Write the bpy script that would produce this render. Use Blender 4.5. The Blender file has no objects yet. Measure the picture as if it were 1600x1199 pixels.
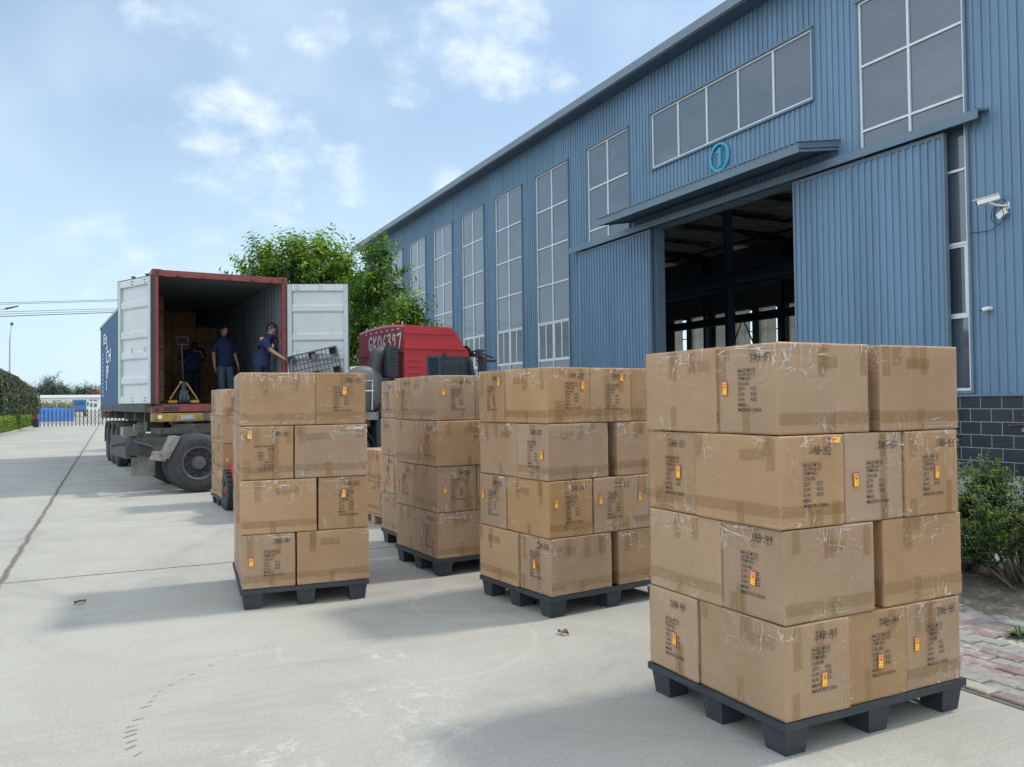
import bpy, bmesh, math, random
from mathutils import Vector, Matrix, noise as mnoise
random.seed(7)
S = bpy.context.scene
COL = S.collection
R = math.radians
# ------------------------------------------------------------------ camera
F, CX, CY, EYE = 1267.0, 800.0, 599.5, 1.5
ROLL, PITCH, TH = 0.012, 0.0229, 0.460
_a = Vector((math.sin(TH), math.cos(TH), 0)); _r0 = Vector((math.cos(TH), -math.sin(TH), 0)); _z = Vector((0, 0, 1))
FW = _a*math.cos(PITCH) + _z*math.sin(PITCH); _u0 = -_a*math.sin(PITCH) + _z*math.cos(PITCH)
RT = math.cos(ROLL)*_r0 - math.sin(ROLL)*_u0; UP = math.sin(ROLL)*_r0 + math.cos(ROLL)*_u0
cd = bpy.data.cameras.new('camera'); cam = bpy.data.objects.new('camera', cd); COL.objects.link(cam)
cd.sensor_width = 36; cd.lens = 36*F/1600; cd.clip_start = 0.05; cd.clip_end = 3000
m = Matrix.Identity(4)
for i in range(3):
    m[i][0] = RT[i]; m[i][1] = UP[i]; m[i][2] = -FW[i]
m[0][3], m[1][3], m[2][3] = 0, 0, EYE
cam.matrix_world = m; S.camera = cam
CAM = Vector((0, 0, EYE))
def ray(px, py): return FW + RT*((px-CX)/F) + UP*((CY-py)/F)
def at(px, py, Y):                      # the point at world depth Y seen at photo pixel (px, py)
    d = ray(px, py); return CAM + d*(Y/d.y)
# ------------------------------------------------------------------ sky, sun, exposure
SUN_EL, SUN_DIR = R(54), Vector((0.997, -0.059, 0)).normalized()
def N(nt, t, **kw):
    n = nt.nodes.new(t)
    for k, v in kw.items(): setattr(n, k, v)
    return n
def mth(nt, op, a, b=None, c=None, clamp=False):
    n = nt.nodes.new('ShaderNodeMath'); n.operation = op; n.use_clamp = clamp
    for i, q in enumerate((a, b, c)):
        if q is None: continue
        if isinstance(q, (int, float)): n.inputs[i].default_value = q
        else: nt.links.new(q, n.inputs[i])
    return n.outputs[0]
def sstep(nt, v, a, b):
    n = nt.nodes.new('ShaderNodeMapRange'); n.interpolation_type = 'SMOOTHSTEP'
    nt.links.new(v, n.inputs[0]); n.inputs[1].default_value = a; n.inputs[2].default_value = b
    return n.outputs[0]
def mixc(nt, fac, a, b, blend='MIX'):
    n = nt.nodes.new('ShaderNodeMix'); n.data_type = 'RGBA'; n.blend_type = blend
    for s, q in ((n.inputs[0], fac), (n.inputs[6], a), (n.inputs[7], b)):
        if isinstance(q, (int, float)): s.default_value = q
        elif isinstance(q, (tuple, list)): s.default_value = tuple(q)[:3] + (1,)
        else: nt.links.new(q, s)
    return n.outputs[2]
W = bpy.data.worlds.new('World'); S.world = W; W.use_nodes = True
nt = W.node_tree; nt.nodes.clear()
sky = N(nt, 'ShaderNodeTexSky', sky_type='NISHITA', sun_disc=False)
sky.sun_elevation = SUN_EL; sky.sun_rotation = math.atan2(SUN_DIR.x, SUN_DIR.y)
sky.air_density = 1.0; sky.dust_density = 0.6; sky.ozone_density = 1.6; sky.altitude = 0
tc = N(nt, 'ShaderNodeTexCoord')
def wnoise(scale, detail, rough, loc=(0, 0, 0), sc=(1, 1, 1)):
    mp = N(nt, 'ShaderNodeMapping'); mp.inputs[1].default_value = loc; mp.inputs[3].default_value = sc
    nt.links.new(tc.outputs['Generated'], mp.inputs[0])
    n = N(nt, 'ShaderNodeTexNoise'); n.inputs['Scale'].default_value = scale
    n.inputs['Detail'].default_value = detail; n.inputs['Roughness'].default_value = rough
    nt.links.new(mp.outputs[0], n.inputs[0]); return n.outputs[0]
blobs = [(680, 22, 66, 1.0), (780, 78, 62, 1.05), (735, 45, 66, 1.0), (640, 112, 36, .85), (605, 22, 36, .8), (868, 112, 30, .6), (845, 100, 18, .5),
         (345, 188, 46, .9), (400, 195, 36, .8), (285, 178, 26, .7), (455, 285, 60, .72), (545, 285, 38, .8), (400, 300, 55, .5), (320, 305, 32, .55),
         (240, 8, 32, .75), (285, 35, 26, .85), (330, 62, 24, .85), (370, 78, 16, .8), (485, 75, 26, .6), (518, 42, 22, .55), (470, 62, 18, .5), (482, 185, 16, .55), (195, 175, 22, .5), (450, 135, 24, .5),
         (150, 410, 60, .5), (330, 400, 70, .3), (700, 300, 30, .55)]
tot = None
for px, py, rad, wgt in blobs:
    d = ray(px, py).normalized()
    vm = N(nt, 'ShaderNodeVectorMath', operation='DOT_PRODUCT'); nt.links.new(tc.outputs['Generated'], vm.inputs[0]); vm.inputs[1].default_value = d
    ang = rad/F
    mr = N(nt, 'ShaderNodeMapRange'); nt.links.new(vm.outputs['Value'], mr.inputs[0])
    mr.inputs[1].default_value = math.cos(ang*1.7); mr.inputs[2].default_value = 1.0; mr.inputs[4].default_value = wgt
    tot = mr.outputs[0] if tot is None else mth(nt, 'MAXIMUM', tot, mr.outputs[0])
far = N(nt, 'ShaderNodeVectorMath', operation='DOT_PRODUCT'); nt.links.new(tc.outputs['Generated'], far.inputs[0]); far.inputs[1].default_value = ray(500, 300).normalized()
rest = mth(nt, 'MULTIPLY', mth(nt, 'SUBTRACT', 1.0, sstep(nt, far.outputs['Value'], 0.55, 0.8)), 0.42)   # scattered cloud all round, outside the photographed part
tot = mth(nt, 'MAXIMUM', tot, rest)
n1 = wnoise(9, 9, .60, sc=(1, 1, 1.7)); n2 = wnoise(4, 3, .5, loc=(3, 1, 2))
n3 = wnoise(26, 6, .6, loc=(5, 2, 9), sc=(1, 1, 1.5))
cl = mth(nt, 'ADD', mth(nt, 'MULTIPLY', tot, 0.85), mth(nt, 'ADD', mth(nt, 'MULTIPLY', mth(nt, 'SUBTRACT', n1, 0.5), 2.8), mth(nt, 'MULTIPLY', mth(nt, 'SUBTRACT', n3, 0.5), 1.4)))
cl = sstep(nt, cl, 0.18, 1.65)
gate = sstep(nt, tot, 0.02, 0.35)
cl = mth(nt, 'MULTIPLY', cl, gate)
sep = N(nt, 'ShaderNodeSeparateXYZ'); nt.links.new(tc.outputs['Generated'], sep.inputs[0])
hz = mth(nt, 'SUBTRACT', 1.0, sstep(nt, sep.outputs[2], -0.02, 0.42))      # haze towards the horizon
skyc = mixc(nt, mth(nt, 'ADD', .33, mth(nt, 'MULTIPLY', hz, 0.54)), sky.outputs[0], (4.15, 5.45, 6.4))
wisp = mth(nt, 'MULTIPLY', sstep(nt, n2, 0.40, 0.75), 0.30)
skyc = mixc(nt, wisp, skyc, (6.0, 7.0, 7.8))
skyc = mixc(nt, mth(nt, 'MULTIPLY', cl, 0.8), skyc, (6.6, 7.1, 7.5))
sky_fill = mth(nt, 'SUBTRACT', 1.0, sstep(nt, far.outputs['Value'], 0.2, 0.72))
skyc = mixc(nt, mth(nt, 'MULTIPLY', sky_fill, 0.75), skyc, (10.5, 11.6, 12.6))      # brighter sky added overhead and behind the camera as fill light
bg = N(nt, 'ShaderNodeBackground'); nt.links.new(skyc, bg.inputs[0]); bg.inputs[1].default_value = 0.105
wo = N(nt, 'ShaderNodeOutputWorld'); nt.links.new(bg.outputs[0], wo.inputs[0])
sd = bpy.data.lights.new('sun', 'SUN'); sd.energy = 1.75; sd.angle = R(6); sd.color = (1, .93, .82)
sun = bpy.data.objects.new('sun', sd); COL.objects.link(sun)
sv = Vector((SUN_DIR.x*math.cos(SUN_EL), SUN_DIR.y*math.cos(SUN_EL), math.sin(SUN_EL)))
sun.rotation_euler = sv.to_track_quat('Z', 'Y').to_euler()
S.view_settings.view_transform = 'Standard'; S.view_settings.look = 'None'; S.view_settings.exposure = 0.68; S.view_settings.gamma = 1
S.cycles.max_bounces = 8; S.cycles.transparent_max_bounces = 24
# ------------------------------------------------------------------ materials
MATS = {}
def mat(name, col, rough=.7, metal=0, var=.12, scale=3.0, bump=.0, bscale=60, spec=.5, col2=None, c2scale=2, c2lo=.5, c2hi=.65, obrand=0, stretch=None, transl=0, coat=0, panel=0, tint=(1.5, 1.7, .6)):
    if name in MATS: return MATS[name]
    M = bpy.data.materials.new(name); M.use_nodes = True; nt = M.node_tree; b = nt.nodes['Principled BSDF']
    t = N(nt, 'ShaderNodeTexCoord'); vec = t.outputs['Object']
    if stretch:
        mp = N(nt, 'ShaderNodeMapping'); mp.inputs[3].default_value = stretch; nt.links.new(vec, mp.inputs[0]); vec = mp.outputs[0]
    n = N(nt, 'ShaderNodeTexNoise'); n.inputs['Scale'].default_value = scale; n.inputs['Detail'].default_value = 6; n.inputs['Roughness'].default_value = .65
    nt.links.new(vec, n.inputs[0])
    c = mixc(nt, sstep(nt, n.outputs[0], .25, .75), tuple(x*(1-var) for x in col), tuple(min(1, x*(1+var)) for x in col))
    if col2:
        n2 = N(nt, 'ShaderNodeTexNoise'); n2.inputs['Scale'].default_value = c2scale; n2.inputs['Detail'].default_value = 8; n2.inputs['Roughness'].default_value = .7
        nt.links.new(vec, n2.inputs[0]); c = mixc(nt, sstep(nt, n2.outputs[0], c2lo, c2hi), c, col2)
    if panel:
        g_ = N(nt, 'ShaderNodeNewGeometry'); sp_ = N(nt, 'ShaderNodeSeparateXYZ'); nt.links.new(g_.outputs['Position'], sp_.inputs[0]); wn = N(nt, 'ShaderNodeTexWhiteNoise', noise_dimensions='1D')
        nt.links.new(mth(nt, 'FLOOR', mth(nt, 'DIVIDE', sp_.outputs[1], panel)), wn.inputs['W']); hp_ = N(nt, 'ShaderNodeHueSaturation')
        nt.links.new(mth(nt, 'ADD', .94, mth(nt, 'MULTIPLY', wn.outputs[0], .12)), hp_.inputs['Value']); nt.links.new(c, hp_.inputs['Color']); c = hp_.outputs[0]
    if obrand:
        oi = N(nt, 'ShaderNodeObjectInfo'); hs = N(nt, 'ShaderNodeHueSaturation')
        nt.links.new(mth(nt, 'ADD', mth(nt, 'MULTIPLY', oi.outputs['Random'], obrand), 1-obrand/2), hs.inputs['Value'])
        nt.links.new(mth(nt, 'ADD', mth(nt, 'MULTIPLY', mth(nt, 'FRACT', mth(nt, 'MULTIPLY', oi.outputs['Random'], 7.3)), .24), .86), hs.inputs['Saturation'])
        nt.links.new(c, hs.inputs['Color']); c = hs.outputs[0]
    nt.links.new(c, b.inputs['Base Color']); b.inputs['Metallic'].default_value = metal
    b.inputs['Specular IOR Level'].default_value = spec
    nt.links.new(mth(nt, 'ADD', mth(nt, 'MULTIPLY', n.outputs[0], .2), rough-.1, clamp=True), b.inputs['Roughness'])
    if coat: b.inputs['Coat Weight'].default_value = coat; b.inputs['Coat Roughness'].default_value = .08
    if bump:
        nb = N(nt, 'ShaderNodeTexNoise'); nb.inputs['Scale'].default_value = bscale; nb.inputs['Detail'].default_value = 4; nt.links.new(vec, nb.inputs[0])
        bp = N(nt, 'ShaderNodeBump'); bp.inputs['Strength'].default_value = bump; bp.inputs['Distance'].default_value = .01
        nt.links.new(nb.outputs[0], bp.inputs['Height']); nt.links.new(bp.outputs[0], b.inputs['Normal'])
    if transl:
        tr = N(nt, 'ShaderNodeBsdfTranslucent'); nt.links.new(mixc(nt, 1.0, c, tint, 'MULTIPLY'), tr.inputs[0])
        mx = N(nt, 'ShaderNodeMixShader'); mx.inputs[0].default_value = transl
        out = [x for x in nt.nodes if x.type == 'OUTPUT_MATERIAL'][0]
        nt.links.new(b.outputs[0], mx.inputs[1]); nt.links.new(tr.outputs[0], mx.inputs[2]); nt.links.new(mx.outputs[0], out.inputs[0])
    MATS[name] = M; return M
# ------------------------------------------------------------------ mesh helpers
class MB:
    def __init__(s): s.v = []; s.f = []; s.mi = []
    def add(s, vs, fs, m=0):
        o = len(s.v); s.v += [tuple(v) for v in vs]; s.f += [tuple(i+o for i in f) for f in fs]; s.mi += [m]*len(fs); return s
    def box(s, x0, x1, y0, y1, z0, z1, m=0):
        return s.hexa([(x0, y0, z0), (x1, y0, z0), (x1, y1, z0), (x0, y1, z0), (x0, y0, z1), (x1, y0, z1), (x1, y1, z1), (x0, y1, z1)], m)
    def hexa(s, p, m=0):
        return s.add(p, [(0, 3, 2, 1), (4, 5, 6, 7), (0, 1, 5, 4), (1, 2, 6, 5), (2, 3, 7, 6), (3, 0, 4, 7)], m)
    def prism(s, pts, ax, a, b, m=0):      # pts 2D polygon; ax = extrusion axis
        def P(u, w, t): return {'x': (t, u, w), 'y': (u, t, w), 'z': (u, w, t)}[ax]
        n = len(pts); vs = [P(u, w, a) for u, w in pts] + [P(u, w, b) for u, w in pts]
        fs = [tuple(range(n))[::-1], tuple(range(n, 2*n))] + [(i, (i+1) % n, (i+1) % n+n, i+n) for i in range(n)]
        return s.add(vs, fs, m)
    def cyl(s, p0, p1, r0, r1=None, n=16, m=0, caps=True):
        r1 = r0 if r1 is None else r1; p0 = Vector(p0); p1 = Vector(p1); d = (p1-p0).normalized()
        e = d.orthogonal().normalized(); g = d.cross(e)
        vs = []
        for p, r in ((p0, r0), (p1, r1)):
            for i in range(n):
                t = 2*math.pi*i/n; vs.append(p + e*math.cos(t)*r + g*math.sin(t)*r)
        fs = [(i, (i+1) % n, (i+1) % n+n, i+n) for i in range(n)]
        if caps: fs += [tuple(range(n))[::-1], tuple(range(n, 2*n))]
        return s.add(vs, fs, m)
    def lathe(s, prof, o, ax, n=32, m=0):   # prof: (radius, t) along ax from o
        o = Vector(o); d = Vector(ax).normalized(); e = d.orthogonal().normalized(); g = d.cross(e); vs = []; k = len(prof)
        for i in range(n):
            t = 2*math.pi*i/n
            for r, h in prof: vs.append(o + d*h + e*math.cos(t)*r + g*math.sin(t)*r)
        fs = [(i*k+j, ((i+1) % n)*k+j, ((i+1) % n)*k+j+1, i*k+j+1) for i in range(n) for j in range(k-1)]
        return s.add(vs, fs, m)
    def tube(s, pts, r, n=8, m=0):
        pts = [Vector(p) for p in pts]; rs = r if isinstance(r, list) else [r]*len(pts); vs = []; e = None
        for i, p in enumerate(pts):
            d = (pts[min(i+1, len(pts)-1)]-pts[max(i-1, 0)]).normalized()
            e = d.orthogonal().normalized() if e is None else (e-d*e.dot(d)).normalized()
            g = d.cross(e)
            for j in range(n):
                t = 2*math.pi*j/n; vs.append(p + e*math.cos(t)*rs[i] + g*math.sin(t)*rs[i])
        fs = [(i*n+j, i*n+(j+1) % n, (i+1)*n+(j+1) % n, (i+1)*n+j) for i in range(len(pts)-1) for j in range(n)]
        fs += [tuple(range(n))[::-1], tuple(range((len(pts)-1)*n, len(pts)*n))]
        return s.add(vs, fs, m)
    def quad(s, a, b, c, d, m=0): return s.add([a, b, c, d], [(0, 1, 2, 3)], m)
    def build(s, name, mats, parent=None, smooth=False, bevel=0, loc=None, autosm=None):
        me = bpy.data.meshes.new(name); me.from_pydata(s.v, [], s.f)
        if not isinstance(mats, (list, tuple)): mats = [mats]
        for q in mats: me.materials.append(q)
        me.polygons.foreach_set('material_index', s.mi)
        if smooth: me.polygons.foreach_set('use_smooth', [True]*len(s.f))
        me.update()
        o = bpy.data.objects.new(name, me); COL.objects.link(o)
        if parent is not None: o.parent = parent
        if loc is not None: o.location = loc
        if smooth and autosm is not None:
            me.set_sharp_from_angle(angle=R(autosm))
        if bevel:
            bm = bmesh.new(); bm.from_mesh(me); bmesh.ops.bevel(bm, geom=bm.edges[:], offset=bevel, segments=2, affect='EDGES', clamp_overlap=True); bm.to_mesh(me); bm.free()
        return o
def tag(o, label=None, cat=None, group=None, kind=None):
    if label: o['label'] = label
    if cat: o['category'] = cat
    if group: o['group'] = group
    if kind: o['kind'] = kind
    return o
def empty(name, loc, rz=0, label=None, cat=None, group=None):
    o = bpy.data.objects.new(name, None); COL.objects.link(o); o.location = loc; o.rotation_euler = (0, 0, rz)
    o.empty_display_size = .1
    return tag(o, label, cat, group)
def text_polys(txt, size, xs=1.0, font_bold=False):
    cu = bpy.data.curves.new('t', 'FONT'); cu.body = txt; cu.size = size; cu.resolution_u = 2; cu.fill_mode = 'FRONT'
    if font_bold: cu.offset = size*.008
    ob = bpy.data.objects.new('t', cu); COL.objects.link(ob)
    me = bpy.data.meshes.new_from_object(ob)
    vs = [(v.co.x*xs, v.co.y) for v in me.vertices]; fs = [tuple(p.vertices) for p in me.polygons]
    bpy.data.objects.remove(ob); bpy.data.curves.remove(cu); bpy.data.meshes.remove(me)
    return vs, fs
def copy_tree(o, parent=None):
    c = o.copy(); COL.objects.link(c); c.parent = parent
    for ch in list(o.children): copy_tree(ch, c)
    return c
# ------------------------------------------------------------------ ground
def concrete():
    M = bpy.data.materials.new('yard_concrete'); M.use_nodes = True; nt = M.node_tree; b = nt.nodes['Principled BSDF']
    g = N(nt, 'ShaderNodeNewGeometry'); pos = g.outputs['Position']
    def no(scale, det=6, ro=.6, sc=None, dist=0):
        v = pos
        if sc: mp = N(nt, 'ShaderNodeMapping'); mp.inputs[3].default_value = sc; nt.links.new(v, mp.inputs[0]); v = mp.outputs[0]
        n = N(nt, 'ShaderNodeTexNoise'); n.inputs['Scale'].default_value = scale; n.inputs['Detail'].default_value = det; n.inputs['Roughness'].default_value = ro; n.inputs['Distortion'].default_value = dist
        nt.links.new(v, n.inputs[0]); return n.outputs[0]
    big = no(.22, 4, .55, dist=.6); mid = no(1.1, 8, .65, dist=.8); fine = no(60, 4, .7); spk = no(22, 8, .75); brush = no(3, 5, .6, (.6, 9, 1))
    c = mixc(nt, sstep(nt, big, .3, .7), (.315, .305, .27), (.40, .385, .335))
    c = mixc(nt, mth(nt, 'MULTIPLY', sstep(nt, mid, .35, .72), .6), c, (.43, .42, .38))
    c = mixc(nt, mth(nt, 'MULTIPLY', sstep(nt, no(.55, 7, .7, dist=1.5), .46, .70), .55), c, (.235, .235, .22))
    c = mixc(nt, mth(nt, 'MULTIPLY', sstep(nt, brush, .4, .7), .14), c, (.24, .24, .23))
    c = mixc(nt, mth(nt, 'MULTIPLY', sstep(nt, fine, .35, .7), .42), c, (.20, .20, .19))
    c = mixc(nt, mth(nt, 'MULTIPLY', sstep(nt, spk, .60, .70), .42), c, (.5, .49, .46))
    sx = N(nt, 'ShaderNodeSeparateXYZ'); nt.links.new(pos, sx.inputs[0]); X, Y = sx.outputs[0], sx.outputs[1]
    wob = no(1.2, 6, .7); wob2 = no(9, 5, .7)
    def line(coord, at_, w, amp=.10):
        d = mth(nt, 'ADD', mth(nt, 'SUBTRACT', coord, at_), mth(nt, 'ADD', mth(nt, 'MULTIPLY', mth(nt, 'SUBTRACT', wob, .5), amp), mth(nt, 'MULTIPLY', mth(nt, 'SUBTRACT', wob2, .5), .045)))
        ww = mth(nt, 'MULTIPLY', w, mth(nt, 'ADD', .35, mth(nt, 'MULTIPLY', spk, 1.3)))
        return mth(nt, 'SUBTRACT', 1.0, mth(nt, 'SMOOTH_MIN', mth(nt, 'DIVIDE', mth(nt, 'ABSOLUTE', d), ww), 1.0, .3), clamp=True)
    J = line(X, -.85, .034)
    for y, w, s in ((8.2, .022, 1), (14.4, .012, .5), (21, .02, .7), (31, .03, .7), (44, .05, .7), (-3, .02, .6)):
        J = mth(nt, 'MAXIMUM', J, mth(nt, 'MULTIPLY', line(Y, y, w), s))
    c = mixc(nt, mth(nt, 'MULTIPLY', mth(nt, 'MULTIPLY', J, 1.6, clamp=True), .85), c, (.045, .043, .037))
    # dusty margin of the long joint
    mg = mth(nt, 'SUBTRACT', 1.0, sstep(nt, mth(nt, 'ABSOLUTE', mth(nt, 'ADD', X, .85)), .02, .22))
    c = mixc(nt, mth(nt, 'MULTIPLY', mg, .25), c, (.27, .255, .22))
    # flaked patches and old tyre circles, each with its own place
    def disc(x, y, r):
        return mth(nt, 'SUBTRACT', 1.0, sstep(nt, dist(x, y), r*.3, r))
    def dist(x, y):
        v = N(nt, 'ShaderNodeVectorMath', operation='DISTANCE'); nt.links.new(pos, v.inputs[0]); v.inputs[1].default_value = (x, y, 0); return v.outputs['Value']
    fl = None
    for px, py, r in ((610, 1095, .42), (660, 1150, .3), (1090, 1060, .3), (600, 1020, .25), (420, 1180, .4)):
        p = ray(px, py); q = CAM + p*(-EYE/p.z); e = disc(q.x, q.y, r); fl = e if fl is None else mth(nt, 'MAXIMUM', fl, e)
    flm = mth(nt, 'MULTIPLY', fl, sstep(nt, no(8, 9, .75, dist=.4), .52, .60))
    c = mixc(nt, mth(nt, 'MULTIPLY', flm, .35), c, (.56, .55, .51))
    flm2 = mth(nt, 'MULTIPLY', fl, sstep(nt, no(11, 9, .8, dist=.8), .60, .64))
    c = mixc(nt, mth(nt, 'MULTIPLY', flm2, .4), c, (.16, .16, .15))
    for px, py, r, s in ((760, 940, .55, .16), (1000, 1230, .9, .13), (640, 1000, .8, .1)):
        p = ray(px, py); q = CAM + p*(-EYE/p.z)
        ring = mth(nt, 'SUBTRACT', 1.0, sstep(nt, mth(nt, 'ABSOLUTE', mth(nt, 'SUBTRACT', dist(q.x, q.y), r)), .004, .03))
        c = mixc(nt, mth(nt, 'MULTIPLY', mth(nt, 'MULTIPLY', ring, sstep(nt, mid, .35, .6)), s*1.6), c, (.52, .51, .48))
    p = ray(300, 830); q = CAM + p*(-EYE/p.z)
    c = mixc(nt, mth(nt, 'MULTIPLY', mth(nt, 'MULTIPLY', disc(q.x, q.y+2, 2.6), sstep(nt, no(1.6, 8, .7, (.5, 1, 1)), .45, .65)), .35), c, (.44, .44, .43))
    nt.links.new(c, b.inputs['Base Color']); b.inputs['Roughness'].default_value = .82; b.inputs['Specular IOR Level'].default_value = .35
    h = mth(nt, 'ADD', mth(nt, 'MULTIPLY', fine, .35), mth(nt, 'SUBTRACT', mth(nt, 'MULTIPLY', spk, .8), mth(nt, 'MULTIPLY', J, 3)))
    bp = N(nt, 'ShaderNodeBump'); bp.inputs['Strength'].default_value = .45; bp.inputs['Distance'].default_value = .01; nt.links.new(h, bp.inputs['Height']); nt.links.new(bp.outputs[0], b.inputs['Normal'])
    return M
mb = MB(); mb.add([(-1200, -200, 0), (1200, -200, 0), (1200, 1500, 0), (-1200, 1500, 0)], [(0, 1, 2, 3)])
tag(mb.build('ground', concrete()), kind='structure')
# curved trail of tyre-lug marks pressed into the yard
mb = MB(); path = [(395, 1015), (330, 1040), (285, 1062), (250, 1080), (228, 1105), (208, 1135), (203, 1150), (206, 1168), (225, 1190)]
pts = []
for px, py in path: p = ray(px, py); pts.append(CAM + p*(-EYE/p.z))
for i in range(len(pts)-1):
    n = max(2, int((pts[i+1]-pts[i]).length/.062))
    for k in range(n):
        p = pts[i].lerp(pts[i+1], k/n); d = (pts[i+1]-pts[i]).normalized(); s = Vector((-d.y, d.x, 0))
        w = .012 if i < 4 else .028; t = random.uniform(.004, .009)
        if random.random() < .2: continue
        a = p - s*w*random.uniform(.6, 1.1) + d*.012; bq = p + s*w*random.uniform(.6, 1.1) - d*.012
        z = Vector((0, 0, .003)); mb.quad(a-d*t+z, bq-d*t*.5+z, bq+d*t*.5+z, a+d*t+z)
tag(mb.build('tyre_marks', mat('tyre_print', (.265, .262, .245), .9, scale=20, var=.2)), kind='structure')
# brick pavement strip
bm_ = [mat('paver_red', (.235, .18, .17), .9, scale=25, var=.25, col2=(.36, .34, .31), c2scale=14, c2lo=.45, c2hi=.65, bump=.5),
       mat('paver_purple', (.20, .15, .15), .9, scale=25, var=.25, col2=(.3, .27, .25), c2scale=12, bump=.5),
       mat('paver_grey', (.255, .25, .228), .9, scale=25, var=.2, col2=(.2, .2, .18), c2scale=12, bump=.5),
       mat('paver_cream', (.33, .31, .25), .9, scale=25, var=.2, bump=.5)]
mb = MB(); x = 3.93; r = 0; widths = .102
while x < 5.36:
    y = -3 + (r % 2)*.115
    col = {0: 1, 1: 2, 2: 2, 3: 0, 4: 0, 5: 0, 6: 2, 7: 2, 8: 2, 9: 3, 10: 0, 11: 1, 12: 1}.get(r, 2)
    while y < 16:
        l = .226 + random.uniform(-.006, .004); z = .012 + random.uniform(-.006, .008); dz = random.uniform(-.004, .004); w = .108+random.uniform(-.004, .003)
        jx = random.uniform(-.004, .004); jy = random.uniform(-.004, .004)
        mi = col if random.random() < .72 else random.choice([0, 1, 2, 2, 3])
        if random.random() > .01:
            g = .006
            X0, X1, Y0, Y1 = x+jx, x+jx+w, y+jy, y+jy+l
            mb.add([(X0, Y0, -.02), (X1, Y0, -.02), (X1, Y1, -.02), (X0, Y1, -.02), (X0, Y0, z-g), (X1, Y0, z-g+dz), (X1, Y1, z-g+dz), (X0, Y1, z-g),
                    (X0+g, Y0+g, z), (X1-g, Y0+g, z+dz), (X1-g, Y1-g, z+dz), (X0+g, Y1-g, z)],
                   [(0, 1, 5, 4), (1, 2, 6, 5), (2, 3, 7, 6), (3, 0, 4, 7), (4, 5, 9, 8), (5, 6, 10, 9), (6, 7, 11, 10), (7, 4, 8, 11), (8, 9, 10, 11)], mi)
        y += .234
    x += widths; r += 1
tag(mb.build('brick_pavement', bm_), kind='structure')
mb = MB(); mb.add([(3.9, -3, .004), (5.4, -3, .004), (5.4, 16, .004), (3.9, 16, .004)], [(0, 1, 2, 3)])
tag(mb.build('paver_bedding', mat('sand_joint', (.13, .12, .10), .95, scale=30, var=.3)), kind='structure')
# planting bed
mb = MB(); nx, ny = 26, 190; vs = []
for j in range(ny+1):
    for i in range(nx+1):
        X = 5.33 + 1.75*i/nx; Y = -3 + 22*j/ny
        e = min(1, i/3, (nx-i)/3)
        vs.append((X, Y, .006 + e*(.03 + .05*mnoise.noise((X*1.7, Y*1.7, 0)) + .03*mnoise.noise((X*8, Y*8, 1)) + .02*mnoise.noise((X*25, Y*25, 3))) + .05*e*math.sin(math.pi*i/nx)))
mb.add(vs, [(j*(nx+1)+i, j*(nx+1)+i+1, (j+1)*(nx+1)+i+1, (j+1)*(nx+1)+i) for j in range(ny) for i in range(nx)])
tag(mb.build('soil_bed', mat('bed_soil', (.13, .11, .085), .95, scale=14, var=.35, bump=.8, bscale=70, col2=(.24, .22, .18), c2scale=9), smooth=True), kind='structure')
# dead leaves and crumbs on the bed
mb = MB()
for i in range(1500):
    X = random.uniform(5.3, 7.1); Y = random.uniform(0.5, 9); a = random.uniform(0, 6.28); l = random.uniform(.012, .035); w = l*.4; t = random.uniform(-.4, .4)
    c, s_ = math.cos(a), math.sin(a); z = .085+random.uniform(-.03, .02) if 5.45 < X < 6.9 else .02
    mb.quad((X-l*c, Y-l*s_, z), (X+w*s_, Y-w*c, z+t*w), (X+l*c, Y+l*s_, z+.006), (X-w*s_, Y+w*c, z-t*w+.004), random.choice([0, 0, 1]))
tag(mb.build('leaf_litter', [mat('litter_brown', (.17, .12, .07), .9, scale=20, var=.3), mat('litter_grey', (.28, .26, .22), .9, scale=20, var=.3)]), kind='stuff')
# ------------------------------------------------------------------ warehouse
WX = 15.2
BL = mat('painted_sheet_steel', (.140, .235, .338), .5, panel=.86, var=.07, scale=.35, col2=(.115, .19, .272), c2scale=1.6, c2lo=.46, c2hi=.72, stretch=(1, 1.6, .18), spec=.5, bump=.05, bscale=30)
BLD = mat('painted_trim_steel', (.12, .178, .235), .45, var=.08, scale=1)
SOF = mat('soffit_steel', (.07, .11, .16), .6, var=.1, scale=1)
WHT = mat('white_window_profile', (.62, .66, .68), .4, var=.06, scale=4)
GLS = mat('window_glass', (.070, .092, .122), .05, var=.15, scale=.6, spec=.9, coat=.7, col2=(.095, .115, .145), c2scale=.7, stretch=(1, .7, 1.5))
GLD = mat('sliding_glass', (.045, .06, .075), .05, var=.1, scale=.6, spec=.9)
wh = empty('warehouse', (WX, 18, 0), 0, 'long blue corrugated steel warehouse with tall gridded windows and an open doorway', 'warehouse')
def Wl(y): return y-18
PITCHC = .172
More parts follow.
